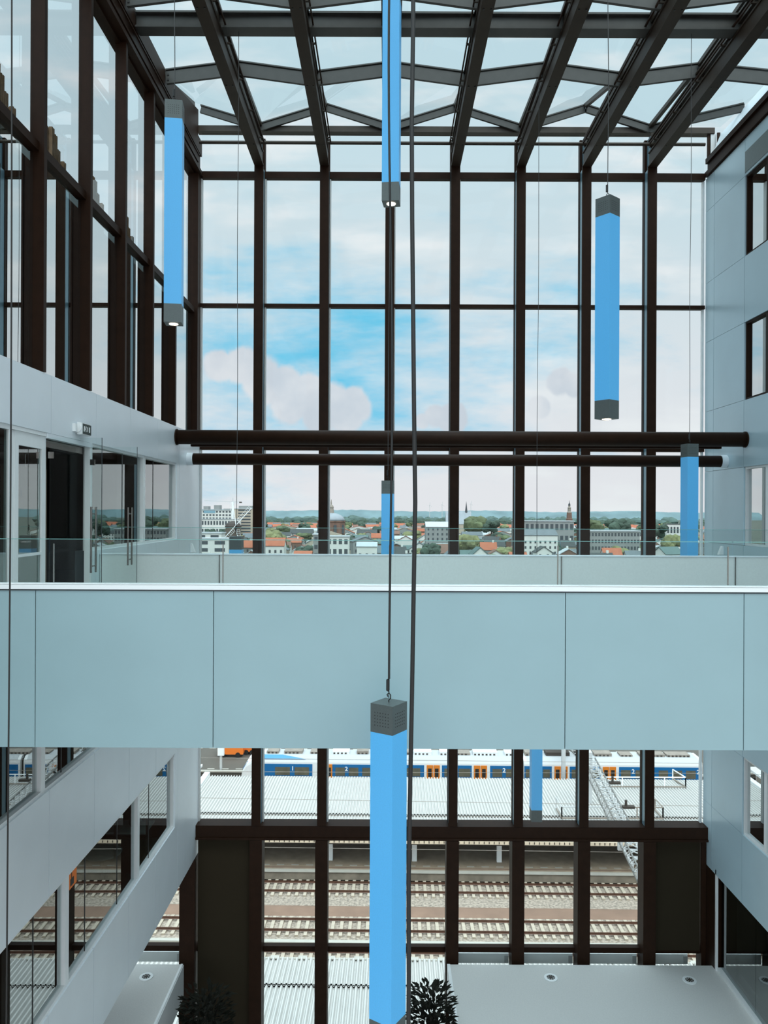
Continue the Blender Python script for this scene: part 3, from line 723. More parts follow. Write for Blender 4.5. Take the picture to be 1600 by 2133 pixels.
# things behind the lower left windows
r = empty('round_table', (-6.55, 17.6, -7.0), 'round table top seen through the lower left window strip', 'table')
put('tabletop', MB().lathe([(0.0, 0.70), (0.42, 0.70), (0.44, 0.73), (0.42, 0.75), (0.0, 0.75)], 32), M['galv'], r, local=True)
put('column', MB().lathe([(0.28, 0), (0.26, 0.03), (0.04, 0.06), (0.04, 0.70)], 20), M['black'], r, local=True)
r = empty('cabinet', (-6.2, 18.4, -7.0), 'low cabinet with white top in the lower left room', 'cabinet')
put('body', MB().box(-6.65, 18.1, -7.0, -5.75, 18.7, -6.05), M['room'], r)
put('top', MB().box(-6.7, 18.05, -6.05, -5.7, 18.75, -6.0), M['white'], r)
r = empty('jug', (-6.1, 18.4, -6.0), 'small pale jug standing on the white cabinet top', 'jug')
put('body', MB().lathe([(0.07, 0), (0.11, 0.08), (0.09, 0.2), (0.07, 0.28), (0.08, 0.3)], 20), M['gear_dark'], r, local=True, smooth=True)
put('handle', MB().tube([(0.08, 0, 0.27), (0.17, 0, 0.27), (0.18, 0, 0.14), (0.10, 0, 0.08)], 0.02, 8), M['white'], r, local=True)
r = empty('window_sticker', (XL - 0.09, 12.82, -4.62), 'orange square sticker with dark lock shape on the lower left window', 'sticker')
put('square', MB().box(XL - 0.098, 12.62, -4.72, XL - 0.09, 13.02, -4.36), M['orange'], r)
put('lock_shape', MB().box(XL - 0.09, 12.76, -4.68, XL - 0.086, 12.90, -4.56).box(XL - 0.09, 12.80, -4.56, XL - 0.086, 12.82, -4.40), M['black'], r)

# ================================================================== PENDANT LAMPS
LS, LL = 0.25, 3.25
def pendant_proto():
    r = empty('pendant_lamp', (0, 0, 0))
    h = LS / 2; c = 0.27
    cap = put('top_cap', MB().box(-h, -h, -c, h, h, 0), M['cap'], r, local=True)
    m = MB()
    for i in range(6):
        for j in range(5):
            a = -0.075 + i * 0.03; z = -0.08 - j * 0.03
            for s in (-1, 1):
                m.box(a - 0.004, s * h - 0.001, z - 0.004, a + 0.004, s * h + 0.001, z + 0.004); m.box(s * h - 0.001, a - 0.004, z - 0.004, s * h + 0.001, a + 0.004, z + 0.004)
    sub('vent_holes', m, M['holes'], cap)
    put('shaft', MB().box(-h, -h, -LL + c, h, h, -c), M['lamp'], r, local=True)
    b = put('bottom_cap', MB().box(-h, -h, -LL, h, h, -LL + c), M['cap'], r, local=True)
    sub('downlight', MB().lathe([(0.0, -LL - 0.006), (0.065, -LL - 0.006), (0.065, -LL), (0.0, -LL)], 24), M['bulb'], b)
    hk = put('hook', MB().tube([(0, 0, 0), (0, 0, 0.02), (0.02, 0, 0.04), (0.02, 0, 0.07), (0, 0, 0.09), (-0.02, 0, 0.07), (-0.012, 0, 0.05)], 0.006, 8), M['black'], r, local=True)
    sub('connector', MB().tube([(0.0, 0, 0.09), (0.0, 0, 0.10), (-0.012, 0, 0.11), (-0.012, 0, 0.21), (0, 0, 0.22)], [0.006, 0.006, 0.017, 0.017, 0.006], 8), M['black'], hk)
    return r
proto = pendant_proto()
LAMPS = [  # px of centre, py of top, depth, rotation, label
    (812, 1462, 7.2, 33.7, 'large blue square pendant lamp hanging in front of the footbridge'),
    (360, 218, 11.2, -8, 'blue pendant lamp at the upper left by the glass wall, lamp lit below'),
    (812, None, 11.2, 7, 'blue pendant lamp at the top centre, cut off by the frame'),
    (1263, 412, 11.2, 50, 'blue pendant lamp at the upper right in front of the sky'),
    (1436, 922, 15.675, 78.8, 'blue pendant lamp by the right wall, its foot behind the bridge'),
    (808, 1001, 15.675, 4, 'blue pendant lamp over the town at the middle behind the bridge'),
    (493, 1118, 15.675, 0, 'blue pendant lamp whose cap just shows above the bridge at left'),
    (1119, None, 17.7, 0, 'blue pendant lamp whose foot hangs below the bridge before the canopy roof')]
LROOT = []
for i, (px, py, Y, rot, lab) in enumerate(LAMPS):
    x = PX(px, Y)
    if px == 812 and py is None: zt = PZ(424, Y) + LL
    elif py is None: zt = PZ(1706, Y) + LL
    else: zt = PZ(py, Y)
    rz = -R(rot)
    if i == 0:
        proto.location = (x, Y, zt); proto.rotation_euler = (0, 0, rz); r = proto; tag(r, lab, 'lamp', 'blue pendant lamps')
    else: r = dup(proto, (x, Y, zt), rz, label=lab, cat='lamp', group='blue pendant lamps')
    LROOT.append((r, x, Y, zt, lab))
    rnd = random.Random(i)
    pts = []
    top = {11.2: 11.72, 7.2: 11.72, 15.675: 11.57, 17.7: 11.72}[Y]
    n = 26
    for q in range(n + 1):
        t = q / n; z = zt + 0.22 + (top - zt - 0.22) * t
        a = 0.010 * math.sin(t * math.pi) if i else 0.03 * math.sin(t * math.pi)
        pts.append((x + a * math.sin(t * 9 + i * 2), Y + 0.0, z))
    cb = MB().tube(pts, 0.011 if i == 0 else 0.006, 6)
    o = put('lamp_cable', cb, M['cable'] if i == 0 else M['wire'])
    tag(o, 'thin hanging cable of the ' + lab[:lab.index('lamp') + 4] + [' in front of the footbridge', ' at the upper left', ' at the top centre', ' at the upper right', ' by the right wall', ' over the town in the middle', ' low at the left behind the bridge', ' before the canopy roof'][i], 'cable', 'cables of the pendant lamps')
# free hanging cables near the camera
pts = [(PX(857 + 4 * math.sin(q * 0.7) + (2 if q % 5 == 0 else 0) - 2 * math.sin(q * 0.23), 4.0), 4.0, 11.7 - q * 0.5) for q in range(42)]
o = put('hanging_cable', MB().tube(pts, 0.0115, 8), M['cable'], smooth=True); tag(o, 'thick black wavy cable hanging down the middle of the view', 'cable')
pts = [(PX(20 + 2 * math.sin(q * 0.5), 4.0), 4.0, 11.7 - q * 0.6) for q in range(36)]
o = put('hanging_cable', MB().tube(pts, 0.0045, 8), M['cable']); tag(o, 'thin black cable hanging at the left edge of the view', 'cable')

# ================================================================== OUTSIDE: RAILWAY
G = EYE - 29.6
RZ = R(-0.8)
structure('ground', MB().box(-4000, 22, G - 1, 4000, 9000, G - 0.35), M['town_ground'], 'ground of the town')
for y, a, b, wh in ((56, -26, 4.6, 'around the three nearer tracks'), (80.4, -5.6, 3.6, 'under the train')):
    o = put('ballast', MB().box(-60, a, -0.4, 80, b, -0.02), M['ballast']); o.location = (0, y, G); o.rotation_euler = (0, 0, RZ); tag(o, 'grey stone ballast ' + wh, 'ballast', kind='stuff')
o = put('dirt_strip', MB().prism([(-0.75, -0.019), (-0.45, 0.05), (0.45, 0.05), (0.75, -0.019)], 'x', -60, 80), M['dirt']); o.location = (0, 56.2, G); o.rotation_euler = (0, 0, RZ); tag(o, 'brown dirt path between the two tracks', 'dirt', kind='stuff')
RAIL_PROF = [(-0.07, 0.10), (0.07, 0.10), (0.02, 0.13), (0.035, 0.25), (-0.035, 0.25), (-0.02, 0.13)]
sleeper_me = MB().box(-0.12, -1.25, -0.02, 0.12, 1.25, 0.10).mesh('sleeper', M['sleeper'])
def track(Y, label, vis=True):
    r = empty('railway_track', (0, Y, G), label, 'track', 'railway tracks', rz=RZ)
    for s in (-1, 1):
        put('rail', MB().prism([(p[0] + s * 0.7175, p[1]) for p in RAIL_PROF], 'x', -60, 75), M['railsteel'], r, local=True)
    xs = [-26 + 0.62 * k for k in range(84)] if vis else []
    for x in xs:
        o = put('sleeper', sleeper_me, None, r, local=True); o.location = (x + random.uniform(-.02, .02), 0, 0)
    return r
track(59.5, 'railway track next to the far platform wall'); track(54.0, 'middle railway track between dirt path and near canopy'); track(50.0, 'nearest railway track, half hidden by the near canopy roof')
track(80.4, 'railway track under the white and blue train', False)
o = put('cable_trough', MB().box(-60, -0.17, -0.02, 75, 0.17, 0.16), M['kerb']); o.location = (0, 51.95, G); o.rotation_euler = (0, 0, RZ); tag(o, 'pale concrete cable trough beside the nearest track', 'kerb')

# platform
r = empty('station_platform', (0, 67.5, G), 'railway platform with pale edge under the far canopy', 'platform', rz=RZ)
put('deck', MB().box(-60, -6.3, 0.0, 80, 6.9, 0.58), M['concrete'], r, local=True)
put('side_wall', MB().box(-60, -6.38, -0.1, 80, -6.3, 0.56), M['platform_side'], r, local=True)
put('edge_stone', MB().box(-60, -6.5, 0.56, 80, -6.1, 0.64), M['kerb'], r, local=True)
m = MB()
for k in range(70): m.box(-40 + k * 1.2, -5.35, 0.58, -40 + k * 1.2 + 0.6, -5.2, 0.59)
put('dashed_line', m, M['kerb'], r, local=True)
m = MB().box(-60, -5.75, 0.58, 80, -5.6, 0.588)
put('tactile_line', m, M['dirt'], r, local=True)

def corrugated(x0, x1, y0, y1, z0, z1, per=0.27, amp=0.075):
    m = MB(); n = int((x1 - x0) / per * 4); vs = []; fs = []
    for i in range(n + 1):
        x = x0 + per / 4 * i; h = amp * (0, 1, 1, 0)[i % 4] * 2 - amp
        vs += [(x, y0, z0 + h), (x, y1, z1 + h), (x, y0, z0 + h - 0.012), (x, y1, z1 + h - 0.012)]
    for i in range(n):
        a = i * 4; b = a + 4
        fs += [(a, b, b + 1, a + 1), (a + 2, a + 3, b + 3, b + 2), (a, a + 2, b + 2, b), (a + 1, b + 1, b + 3, a + 3)]
    m.add(vs, fs); return m
# far canopy
CZ = 29.6 - 26.2
r = empty('platform_canopy', (0, 67.5, G), 'far white corrugated platform canopy in front of the train', 'canopy', 'station canopies', rz=RZ)
XC0 = -17.5
put('roof_sheet', corrugated(XC0, 48, -6.6, -2.05, CZ - 0.02, CZ), M['corr'], r, local=True)
s2 = put('roof_sheet', corrugated(XC0, 48, -2.1, 7.0, CZ + 0.14, CZ + 0.12), M['corr'], r, local=True)
sub('sheet_end_shade', MB().box(XC0, -2.02, CZ + 0.02, 48, -1.98, CZ + 0.10), M['corr_end'], s2)
put('verge_flashing', MB().box(XC0 - 0.5, -6.6, CZ - 0.2, XC0, 7.6, CZ + 0.35), M['white'], r, local=True)
fb = put('gutter_board', MB().box(XC0, -6.8, CZ - 0.34, 48, -6.6, CZ - 0.06), M['beige'], r, local=True)
gb_me = MB().box(0, -6.83, CZ - 0.28, 0.06, -6.8, CZ - 0.10).mesh('gutter_bracket', M['gear_dark'])
for k in range(98): put('gutter_bracket', gb_me, None, fb, local=True).location = (-16 + k * 0.4, 0, 0)
put('soffit', MB().box(XC0, -6.6, CZ - 0.5, 48, 7.0, CZ - 0.36), M['gear_dark'], r, local=True)
for k, px in enumerate((520, 693, 868, 1044, 1219, 1394)):
    x = PX(px, 63.2)
    c = put('post', MB().box(x - 0.2, -4.45, 0.58, x + 0.2, -4.1, CZ - 0.45), M['white'], r, local=True)
    put('wall_panel', MB().box(x + 2.4, 2.0, 0.58, x + 4.6, 2.1, CZ - 0.9), M['gear_dark'], r, local=True)
# bench and boards in the canopy shade
for px, wd in ((735, 1.6), (770, 1.2), (945, 1.0)):
    x = PX(px, 66)
    o = empty('platform_board', (x, 66, G + 0.60 + 0.014 * 0), 'pale notice board under the far canopy, ' + {735: 'left of the big lamp', 770: 'just left of the big lamp', 945: 'right of the thick cable'}[px], 'board', 'notice boards under the canopy')
    put('panel', MB().box(-wd / 2, 0, 1.1, wd / 2, 0.08, 2.1), M['galv'], o, local=True)
    put('post', MB().box(-0.05, 0.02, 0, 0.05, 0.08, 1.1), M['gear_dark'], o, local=True)
# near canopy
CN = 29.6 - 25.6
r = empty('platform_canopy', (0, 39, G), 'near pale corrugated platform canopy at the foot of the facade', 'canopy', 'station canopies', rz=RZ)
put('roof_sheet', corrugated(-30, 34, -9, 2.05, CN - 0.14, CN - 0.12), M['corr'], r, local=True)
s2 = put('roof_sheet', corrugated(-30, 34, 2.0, 4.4, CN, CN), M['corr'], r, local=True)
sub('sheet_end_shade', MB().box(-30, 2.03, CN - 0.10, 34, 2.07, CN - 0.03), M['corr_end'], s2)
put('gutter_board', MB().box(-30, 4.4, CN - 0.3, 34, 4.55, CN - 0.02), M['kerb'], r, local=True)
m = MB()
for k in range(40): m.box(-29 + k * 1.6, 4.3, CN + 0.0, -29 + k * 1.6 + 0.5, 4.6, CN + 0.05)
put('clamp', m, M['kerb'], r, local=True)
put('soffit', MB().box(-30, -9, CN - 0.5, 34, 4.4, CN - 0.3), M['gear_dark'], r, local=True)
for k in range(6):
    put('post', MB().box(-22 + k * 9 - 0.15, -1, 0, -22 + k * 9 + 0.15, -0.7, CN - 0.5), M['galv'], r, local=True)
# slanted white roof at the left
o = put('stair_roof', MB().slab([(-24, 69.5, G + 3.75), (-18.7, 69.5, G + 3.75), (-18.3, 76.0, G + 4.15), (-24, 76.0, G + 4.15)], 0.2).box(-23.8, 75.4, G, -19, 75.6, G + 4.0), M['train_white']); tag(o, 'slanted white stair roof beyond the left end of the far canopy', 'roof')

# guard rails on the far canopy
def guard(pts, h, m_, label):
    zb = G + CZ + 0.22
    r = empty('guard_rail', (pts[0][0], pts[0][1], zb), label, 'railing', 'guard rails on the canopy roof')
    for a, b in zip(pts[:-1], pts[1:]):
        a = Vector((a[0], a[1], 0)); b = Vector((b[0], b[1], 0)); n = max(1, int((b - a).length / 2.0))
        for q in range(n + 1):
            p = a + (b - a) * (q / n)
            put('post', MB().box(p.x - 0.045, p.y - 0.045, zb, p.x + 0.045, p.y + 0.045, zb + h), m_, r)
        put('top_rail', MB().bar((a.x, a.y, zb + h), (b.x, b.y, zb + h), 0.08, 0.08), m_, r)
        put('base_rail', MB().bar((a.x, a.y, zb + 0.06), (b.x, b.y, zb + 0.06), 0.10, 0.10), M['gear'], r)
guard([(PX(1255, 71.9), 71.9), (PX(1431, 71.9), 71.9), (PX(1431, 71.9) - 0.4, 74.1)], 0.95, M['rail'], 'white guard rail along the back of the far canopy roof')
guard([(PX(1172, 64.6), 66.5), (PX(1172, 64.6), 64.4), (PX(1268, 64.4), 64.4)], 1.0, M['galv'], 'grey guard rail on the canopy roof left of the lattice beam')
guard([(PX(1276, 64.4), 64.4), (PX(1384, 64.4), 64.4), (PX(1384, 64.4), 66.3)], 1.0, M['gear'], 'guard rail on the canopy roof right of the lattice beam')

# ------------------------------------------------------------------ train
TY = 79.0; HB = 0.0
def tx(px): return (px - 805) * TY / F
r = empty('train', (0, TY, G), 'white passenger train with blue window bands and orange doors', 'train', rz=RZ)
PROF = [(0.05, 0.9), (0.0, 1.2), (0.0, 3.45), (0.06, 3.72), (0.45, 4.05), (2.35, 4.05), (2.74, 3.72), (2.8, 3.45), (2.8, 1.2), (2.75, 0.9)]
CARS = [(tx(545), tx(1086)), (tx(1093), tx(1343)), (tx(1350), tx(1462))]
for i, (a, b) in enumerate(CARS):
    body = put('coach_body', MB().prism(PROF, 'x', a, b), M['train_white'], r, local=True)
    sub('roof_panel', MB().prism([(0.05, 3.73), (0.07, 3.76), (0.44, 4.09), (2.36, 4.09), (2.74, 3.74)], 'x', a + 0.3, b - 0.3), M['train_roof'], body)
    put('underframe', MB().box(a + 0.2, 0.1, 0.42, b - 0.2, 2.7, 0.95), M['gear_dark'], r, local=True)
    if i: put('gangway', MB().box(CARS[i - 1][1], 0.4, 0.8, a, 2.4, 3.7), M['gear_dark'], r, local=True)
    for k in range(max(1, int((b - a) / 8))):
        for q in (2.0, 4.6):
            put('wheelset', MB().tube([(a + q + k * 8, 0.5, 0.64), (a + q + k * 8, 2.3, 0.64)], 0.38, 16), M['gear_dark'], r, local=True)
# nose (tapering to the left)
n0 = CARS[0][0]
ns = MB(); secs = []
for t, sh, top in ((0.0, 0.0, 4.05), (0.9, 0.04, 3.9), (1.5, 0.15, 3.4), (1.95, 0.35, 2.6), (2.2, 0.55, 1.7)):
    s_ = [(sh + p[0] * (1 - sh / 1.4), 0.9 + (p[1] - 0.9) * (top - 0.9) / 3.15) for p in PROF]
    secs.append([(n0 - t, p[0], p[1]) for p in s_])
vs = [p for s_ in secs for p in s_]; n_ = len(PROF); fs = []
for i in range(len(secs) - 1):
    for k in range(n_): fs.append((i * n_ + k, i * n_ + (k + 1) % n_, (i + 1) * n_ + (k + 1) % n_, (i + 1) * n_ + k))
fs += [tuple(range(n_)), tuple(range((len(secs) - 1) * n_, len(secs) * n_))]
ns.add(vs, fs)
nose = put('nose', ns, M['train_white'], r, local=True)
sub('windscreen', MB().slab([(n0 - 1.35, 0.35, 3.35), (n0 - 1.35, 2.45, 3.35), (n0 - 1.95, 2.2, 2.45), (n0 - 1.95, 0.6, 2.45)], 0.2), M['train_blue'], nose)
sub('side_window', MB().box(n0 - 0.9, 0.0, 2.2, n0 - 0.15, 0.12, 3.0), M['train_glass'], nose)
BZ0, BZ1 = 2.02, 3.27
bands = [(545, 653, [(575, 606), (616, 646)]), (692, 886, [(701, 721), (729, 749), (757, 777), (785, 805), (813, 833), (845, 878)]), (923, 985, [(928, 948), (958, 982)]),
         (1023, 1083, [(1028, 1048), (1056, 1080)]), (1094, 1151, [(1097, 1107), (1112, 1126), (1133, 1147)]), (1188, 1252, [(1192, 1210), (1218, 1248)]),
         (1290, 1340, [(1294, 1314), (1324, 1338)]), (1354, 1461, [(1372, 1391), (1400, 1420), (1428, 1448)])]
for a, b, wins in bands:
    bd = put('window_band', MB().box(tx(a), -0.02, BZ0, tx(b), 0.02, BZ1).box(tx(a), -0.024, BZ1 - 0.3, tx(b), -0.02, BZ1 - 0.27), M['train_blue'], r, local=True)
    for c, d in wins:
        sub('window', MB().box(tx(c), -0.035, BZ0 + 0.08, tx(d), -0.02, BZ1 - 0.32), M['train_glass'], bd)
for px in (681, 905, 1003, 1170, 1270):
    x = tx(px)
    for s in (-1, 1):
        xa, xb = sorted((x + s * 0.03, x + s * 0.68))
        dr = put('door', MB().box(xa, -0.05, 0.95, xb, 0.02, 3.28), M['train_orange'], r, local=True)
        xm = (xa + xb) / 2
        sub('door_window', MB().box(xm - 0.19, -0.06, 2.05, xm + 0.19, -0.05, 2.95), M['black'], dr)
# class numbers
def digit(ch, size):
    cu_ = bpy.data.curves.new('class_number', 'FONT'); cu_.body = ch; cu_.size = size; cu_.align_x = 'CENTER'; cu_.extrude = 0.004; cu_.offset = 0.012
    o = bpy.data.objects.new('tmp', cu_); C.objects.link(o)
    dg = bpy.context.evaluated_depsgraph_get(); me = bpy.data.meshes.new_from_object(o.evaluated_get(dg))
    bpy.data.objects.remove(o); me.materials.clear(); me.materials.append(M['rail']); return me
dm = {'1': digit('1', 0.62), '2': digit('2', 0.62)}
for px, ch in ((612, '1'), (724, '2'), (953, '2'), (1052, '2'), (1319, '2'), (1453, '2')):
    o = put('class_number', dm[ch], None, r, local=True, label='white class number ' + ch); o.location = (tx(px), -0.05, 2.62); o.rotation_euler = (R(90), 0, 0)
m = MB(); rnd = random.Random(3)
x = tx(555)
while x < tx(1455):
    wd = rnd.uniform(0.8, 2.6)
    g = rnd.choice(['gear', 'gear', 'gear_dark', 'train_white'])
    q = MB().box(x, 0.8, 4.05, x + wd, 2.0, 4.05 + rnd.uniform(0.2, 0.4))
    for k in range(int(wd / 0.4)): q.box(x + 0.1 + k * 0.4, 0.78, 4.1, x + 0.3 + k * 0.4, 0.8, 4.25, 1)
    put('roof_unit', q, [M[g], M['gear_dark']], r, local=True); x += wd + rnd.uniform(0.15, 0.9)
put('blue_roof_mark', MB().add([(tx(545), 0.02, 3.74), (tx(640), 0.02, 3.74), (tx(590), 0.4, 4.1), (tx(545), 0.4, 4.1)], [(0, 1, 2, 3)]).add([(tx(545), 0.01, 3.78), (tx(640), 0.01, 3.78), (tx(590), 0.36, 4.13), (tx(545), 0.36, 4.13)], [(0, 1, 2, 3)]), M['sky_blue'], r, local=True)
# far platform, track side beyond the train, left
r = empty('station_platform', (0, 88.5, G), 'far grey platform beyond the train', 'platform', rz=RZ)
put('deck', MB().box(-60, -4.0, 0, 80, 5.0, 0.58), mat('dark grey platform paving', lin(88, 83, 76), 0.9, 0, 0.1, 0.7), r, local=True)
put('edge_stone', MB().box(-60, -4.2, 0.5, 80, -3.9, 0.66), M['kerb'], r, local=True)
m = MB()
for k in range(60): m.box(-60 + k * 1.6, -3.4, 0.58, -60 + k * 1.6 + 0.8, -3.2, 0.60); m.box(-60 + k * 1.6, 4.0, 0.58, -60 + k * 1.6 + 0.8, 4.2, 0.60)
put('dashed_line', m, M['kerb'], r, local=True)
for px, py, Y, wd, h, lab in ((448, 1618, 75.5, 1.6, 0.6, 'orange equipment crate behind the left end of the canopy'), (484, 1572, 90, 3.0, 1.6, 'orange track machine on the far platform, left'), (523, 1572, 91, 1.2, 1.5, 'orange cabinet on the far platform beside the train nose')):
    z = PZ(py, Y); x = PX(px, Y)
    zb = G + (0.58 if Y > 84 else -0.02)
    r = empty('work_machine', (x, Y, zb), lab, 'machine', 'orange railway equipment')
    put('body', MB().box(-wd / 2, -0.6, 0.35, wd / 2, 0.6, h + (2.2 if Y < 80 else 0.9)), M['orange'], r, local=True)
    for s in (-1, 1): put('wheel', MB().tube([(s * wd * 0.3, -0.65, 0.3), (s * wd * 0.3, 0.65, 0.3)], 0.3, 14), M['black'], r, local=True)
    put('cab', MB().box(-wd / 4, -0.45, h + (2.2 if Y < 80 else 0.9), wd / 4, 0.45, h + (2.5 if Y < 80 else 1.5)), M['gear'], r, local=True)
x = PX(466, 86); r = empty('signal_mast', (x, 85.2, G + 0.60), 'white signal mast beyond the left end of the canopy', 'mast')
put('mast', MB().box(-0.12, -0.12, 0, 0.12, 0.12, 7.0), M['galv'], r, local=True); put('box', MB().box(-0.35, -0.2, 1.6, 0.35, 0.2, 4.2), M['white'], r, local=True)

# ------------------------------------------------------------------ catenary lattice beams
def lattice(a, b, w_, h_, label, mast=None, seg=1.1):
    r = empty('catenary_gantry', (b[0], b[1], G), label, 'gantry', 'lattice gantries over the tracks')
    a = Vector(a); b = Vector(b); d = (b - a).normalized(); sd = d.cross(Vector((0, 0, 1))).normalized(); up = Vector((0, 0, 1))
    n = int((b - a).length / seg)
    cor = [(-1, -1), (1, -1), (1, 1), (-1, 1)]
    P = lambda t, c: a + d * t + sd * (c[0] * w_ / 2) + up * (c[1] * h_ / 2)
    Lg = (b - a).length
    m = MB()
    for c in cor: m.bar(P(0, c), P(Lg, c), 0.09, 0.09)
    put('chord', m, M['lattice'], r)
    m = MB()
    for k in range(n):
        t0, t1 = k * Lg / n, (k + 1) * Lg / n
        for q in range(4):
            c0, c1 = cor[q], cor[(q + 1) % 4]
            m.bar(P(t0, c0), P(t1, c1), 0.05, 0.05); m.bar(P(t1, c0), P(t1, c1), 0.05, 0.05)
    put('lacing', m, M['galv'], r)
    if mast:
        put('mast', MB().box(mast[0] - 0.18, mast[1] - 0.18, G, mast[0] + 0.18, mast[1] + 0.18, b.z + 0.9).tube([(mast[0], mast[1], b.z + 0.9), (mast[0], mast[1], b.z + 1.1)], [0.2, 0.05], 10), M['galv'], r)
    for t in (0.25, 0.5, 0.72):
        p = P(Lg * t, (1, 1)); put('insulator', MB().box(p.x, p.y - 0.2, p.z, p.x + 0.9, p.y + 0.1, p.z + 0.18).box(p.x + 0.2, p.y - 0.1, p.z + 0.18, p.x + 0.35, p.y + 0.05, p.z + 0.6), M['gear_dark'], r)
    return r
lattice((16.0, 45.0, EYE - 22.4), (18.3, 68.0, EYE - 22.4), 1.0, 0.9, 'grey lattice catenary beam slanting over the far canopy roof', mast=(18.4, 68.2))
lattice((19.3, 75.6, EYE - 23.6), (18.2, 84.0, EYE - 23.6), 0.9, 0.8, 'grey lattice catenary beam in front of the train at the bridge soffit', mast=(17.9, 76.2), seg=0.9)
r = empty('steel_strut', (17.9, 62.0, G), 'pale slanting strut under the lattice beam at the facade right', 'strut')
put('strut', MB().tube([(PX(1298, 58.5), 58.5, PZ(1760, 58.5)), (PX(1322, 55), 55, PZ(1800, 55))], 0.09, 8), M['galv'], r)
put('bracket', MB().box(PX(1290, 58.6), 58.5, PZ(1768, 58.6), PX(1298, 58.6), 58.7, PZ(1750, 58.6)), M['galv'], r)
for i, (Y, hz, a, b) in enumerate(((59.6, 5.6, 0.0, 0.3), (54.2, 5.5, 0.2, -0.2), (66.0, 7.0, -0.4, 0.4), (60.4, 6.6, 0.4, -0.5), (70.5, 6.4, 0.3, 0.0))):
    pts = [(-60 + q * 15, Y - 0.014 * (-60 + q * 15) + 0.0, G + hz + a + (b - a) * q / 9) for q in range(10)]
    o = put('overhead_wire', MB().tube(pts, 0.018, 5), M['gear']); tag(o, 'thin overhead line wire above the tracks, ' + ('over the far platform track', 'over the middle track', 'low over the front of the far canopy', 'higher wire over the far platform track', 'over the back of the far canopy')[i], 'wire', 'overhead wires')

# ================================================================== TOWN
BAYPX = [410, 536, 673, 810, 945, 1082, 1219, 1357, 1480]
taken = []
def free(x, y, rad):
    for a, b, c in taken:
        if (a - x) ** 2 + (b - y) ** 2 < (c + rad) ** 2: return False
    return True
def gable(x, y, wd, dp, ev, rg, along, rz, wall, roof, label, group, storey=True, name='house', cat='house', chim=True):
    r = empty(name, (x, y, G - 0.4), label, cat, group, rz=rz)
    m = MB().box(-wd / 2, -dp / 2, 0, wd / 2, dp / 2, ev)
    if along: m.prism([(-dp / 2, ev), (dp / 2, ev), (0, rg)], 'x', -wd / 2 + 0.02, wd / 2 - 0.02)
    else: m.prism([(-wd / 2, ev), (wd / 2, ev), (0, rg)], 'y', -dp / 2 + 0.02, dp / 2 - 0.02)
    nst = max(1, int(ev / 3)); nw = max(2, int(wd / 2.6))
    for f_ in range(nst):
        for k in range(nw):
            xc = -wd / 2 + wd * (k + 0.5) / nw; zc = 1.6 + f_ * 3
            m.box(xc - 0.5, -dp / 2 - 0.05, zc - 0.7, xc + 0.5, -dp / 2 + 0.05, zc + 0.8, 1)
    put('walls', m, [WALLS[wall], M['hwin']], r, local=True)
    m = MB(); o_ = 0.35; t = 0.3
    if along:
        for s in (-1, 1):
            e = s * (dp / 2 + o_); ze = ev - o_ * (rg - ev) / (dp / 2)
            m.slab([(-wd / 2 - 0.3, e, ze), (wd / 2 + 0.3, e, ze), (wd / 2 + 0.3, 0, rg), (-wd / 2 - 0.3, 0, rg)], t)
    else:
        for s in (-1, 1):
            e = s * (wd / 2 + o_); ze = ev - o_ * (rg - ev) / (wd / 2)
            m.slab([(e, -dp / 2 - 0.3, ze), (e, dp / 2 + 0.3, ze), (0, dp / 2 + 0.3, rg), (0, -dp / 2 - 0.3, rg)], t)
    put('roof', m, ROOFS[roof], r, local=True)
    if chim:
        cx = (wd * 0.3 if along else 0)
        put('chimney', MB().box(cx - 0.5, -0.4, rg - 1.2, cx + 0.5, 0.4, rg + 1.3), WALLS['white' if wall != 'white' else 'brick'], r, local=True)
    taken.append((x, y, max(wd, dp) * 0.5))
    return r
def block(x, y, wd, dp, h, rz, wall, label, cat='building', floors=None, cols=None, top=None, name='apartment_block', rtop='pale', group=None):
    r = empty(name, (x, y, G - 0.4), label, cat, group, rz=rz)
    m = MB().box(-wd / 2, -dp / 2, 0, wd / 2, dp / 2, h)
    put('walls', m, WALLS[wall], r, local=True)
    floors = floors or int(h / 3.2); cols = cols or int(wd / 3)
    for f_ in range(floors):
        m = MB()
        for k in range(cols):
            xc = -wd / 2 + wd * (k + 0.5) / cols; zc = h * (f_ + 0.55) / floors
            m.box(xc - wd / cols * 0.3, -dp / 2 - 0.06, zc - h / floors * 0.25, xc + wd / cols * 0.3, -dp / 2 + 0.05, zc + h / floors * 0.25)
        put('window_row', m, M['hwin'], r, local=True)
    put('roof_slab', MB().box(-wd / 2 - 0.4, -dp / 2 - 0.4, h, wd / 2 + 0.4, dp / 2 + 0.4, h + 0.6), ROOFS[rtop], r, local=True)
    for (ax, bx, hh) in (top or []):
        put('roof_box', MB().box(ax, -dp / 3, h + 0.6, bx, dp / 3, h + hh), WALLS['grey'], r, local=True)
    taken.append((x, y, max(wd, dp) * 0.5))
    return r
def at(px, Y): return PX(px, Y)
GG = 0.4
def HT(py, Y): return 29.6 + GG - (py - 1066) * Y / F     # height over the town ground of a point seen at py

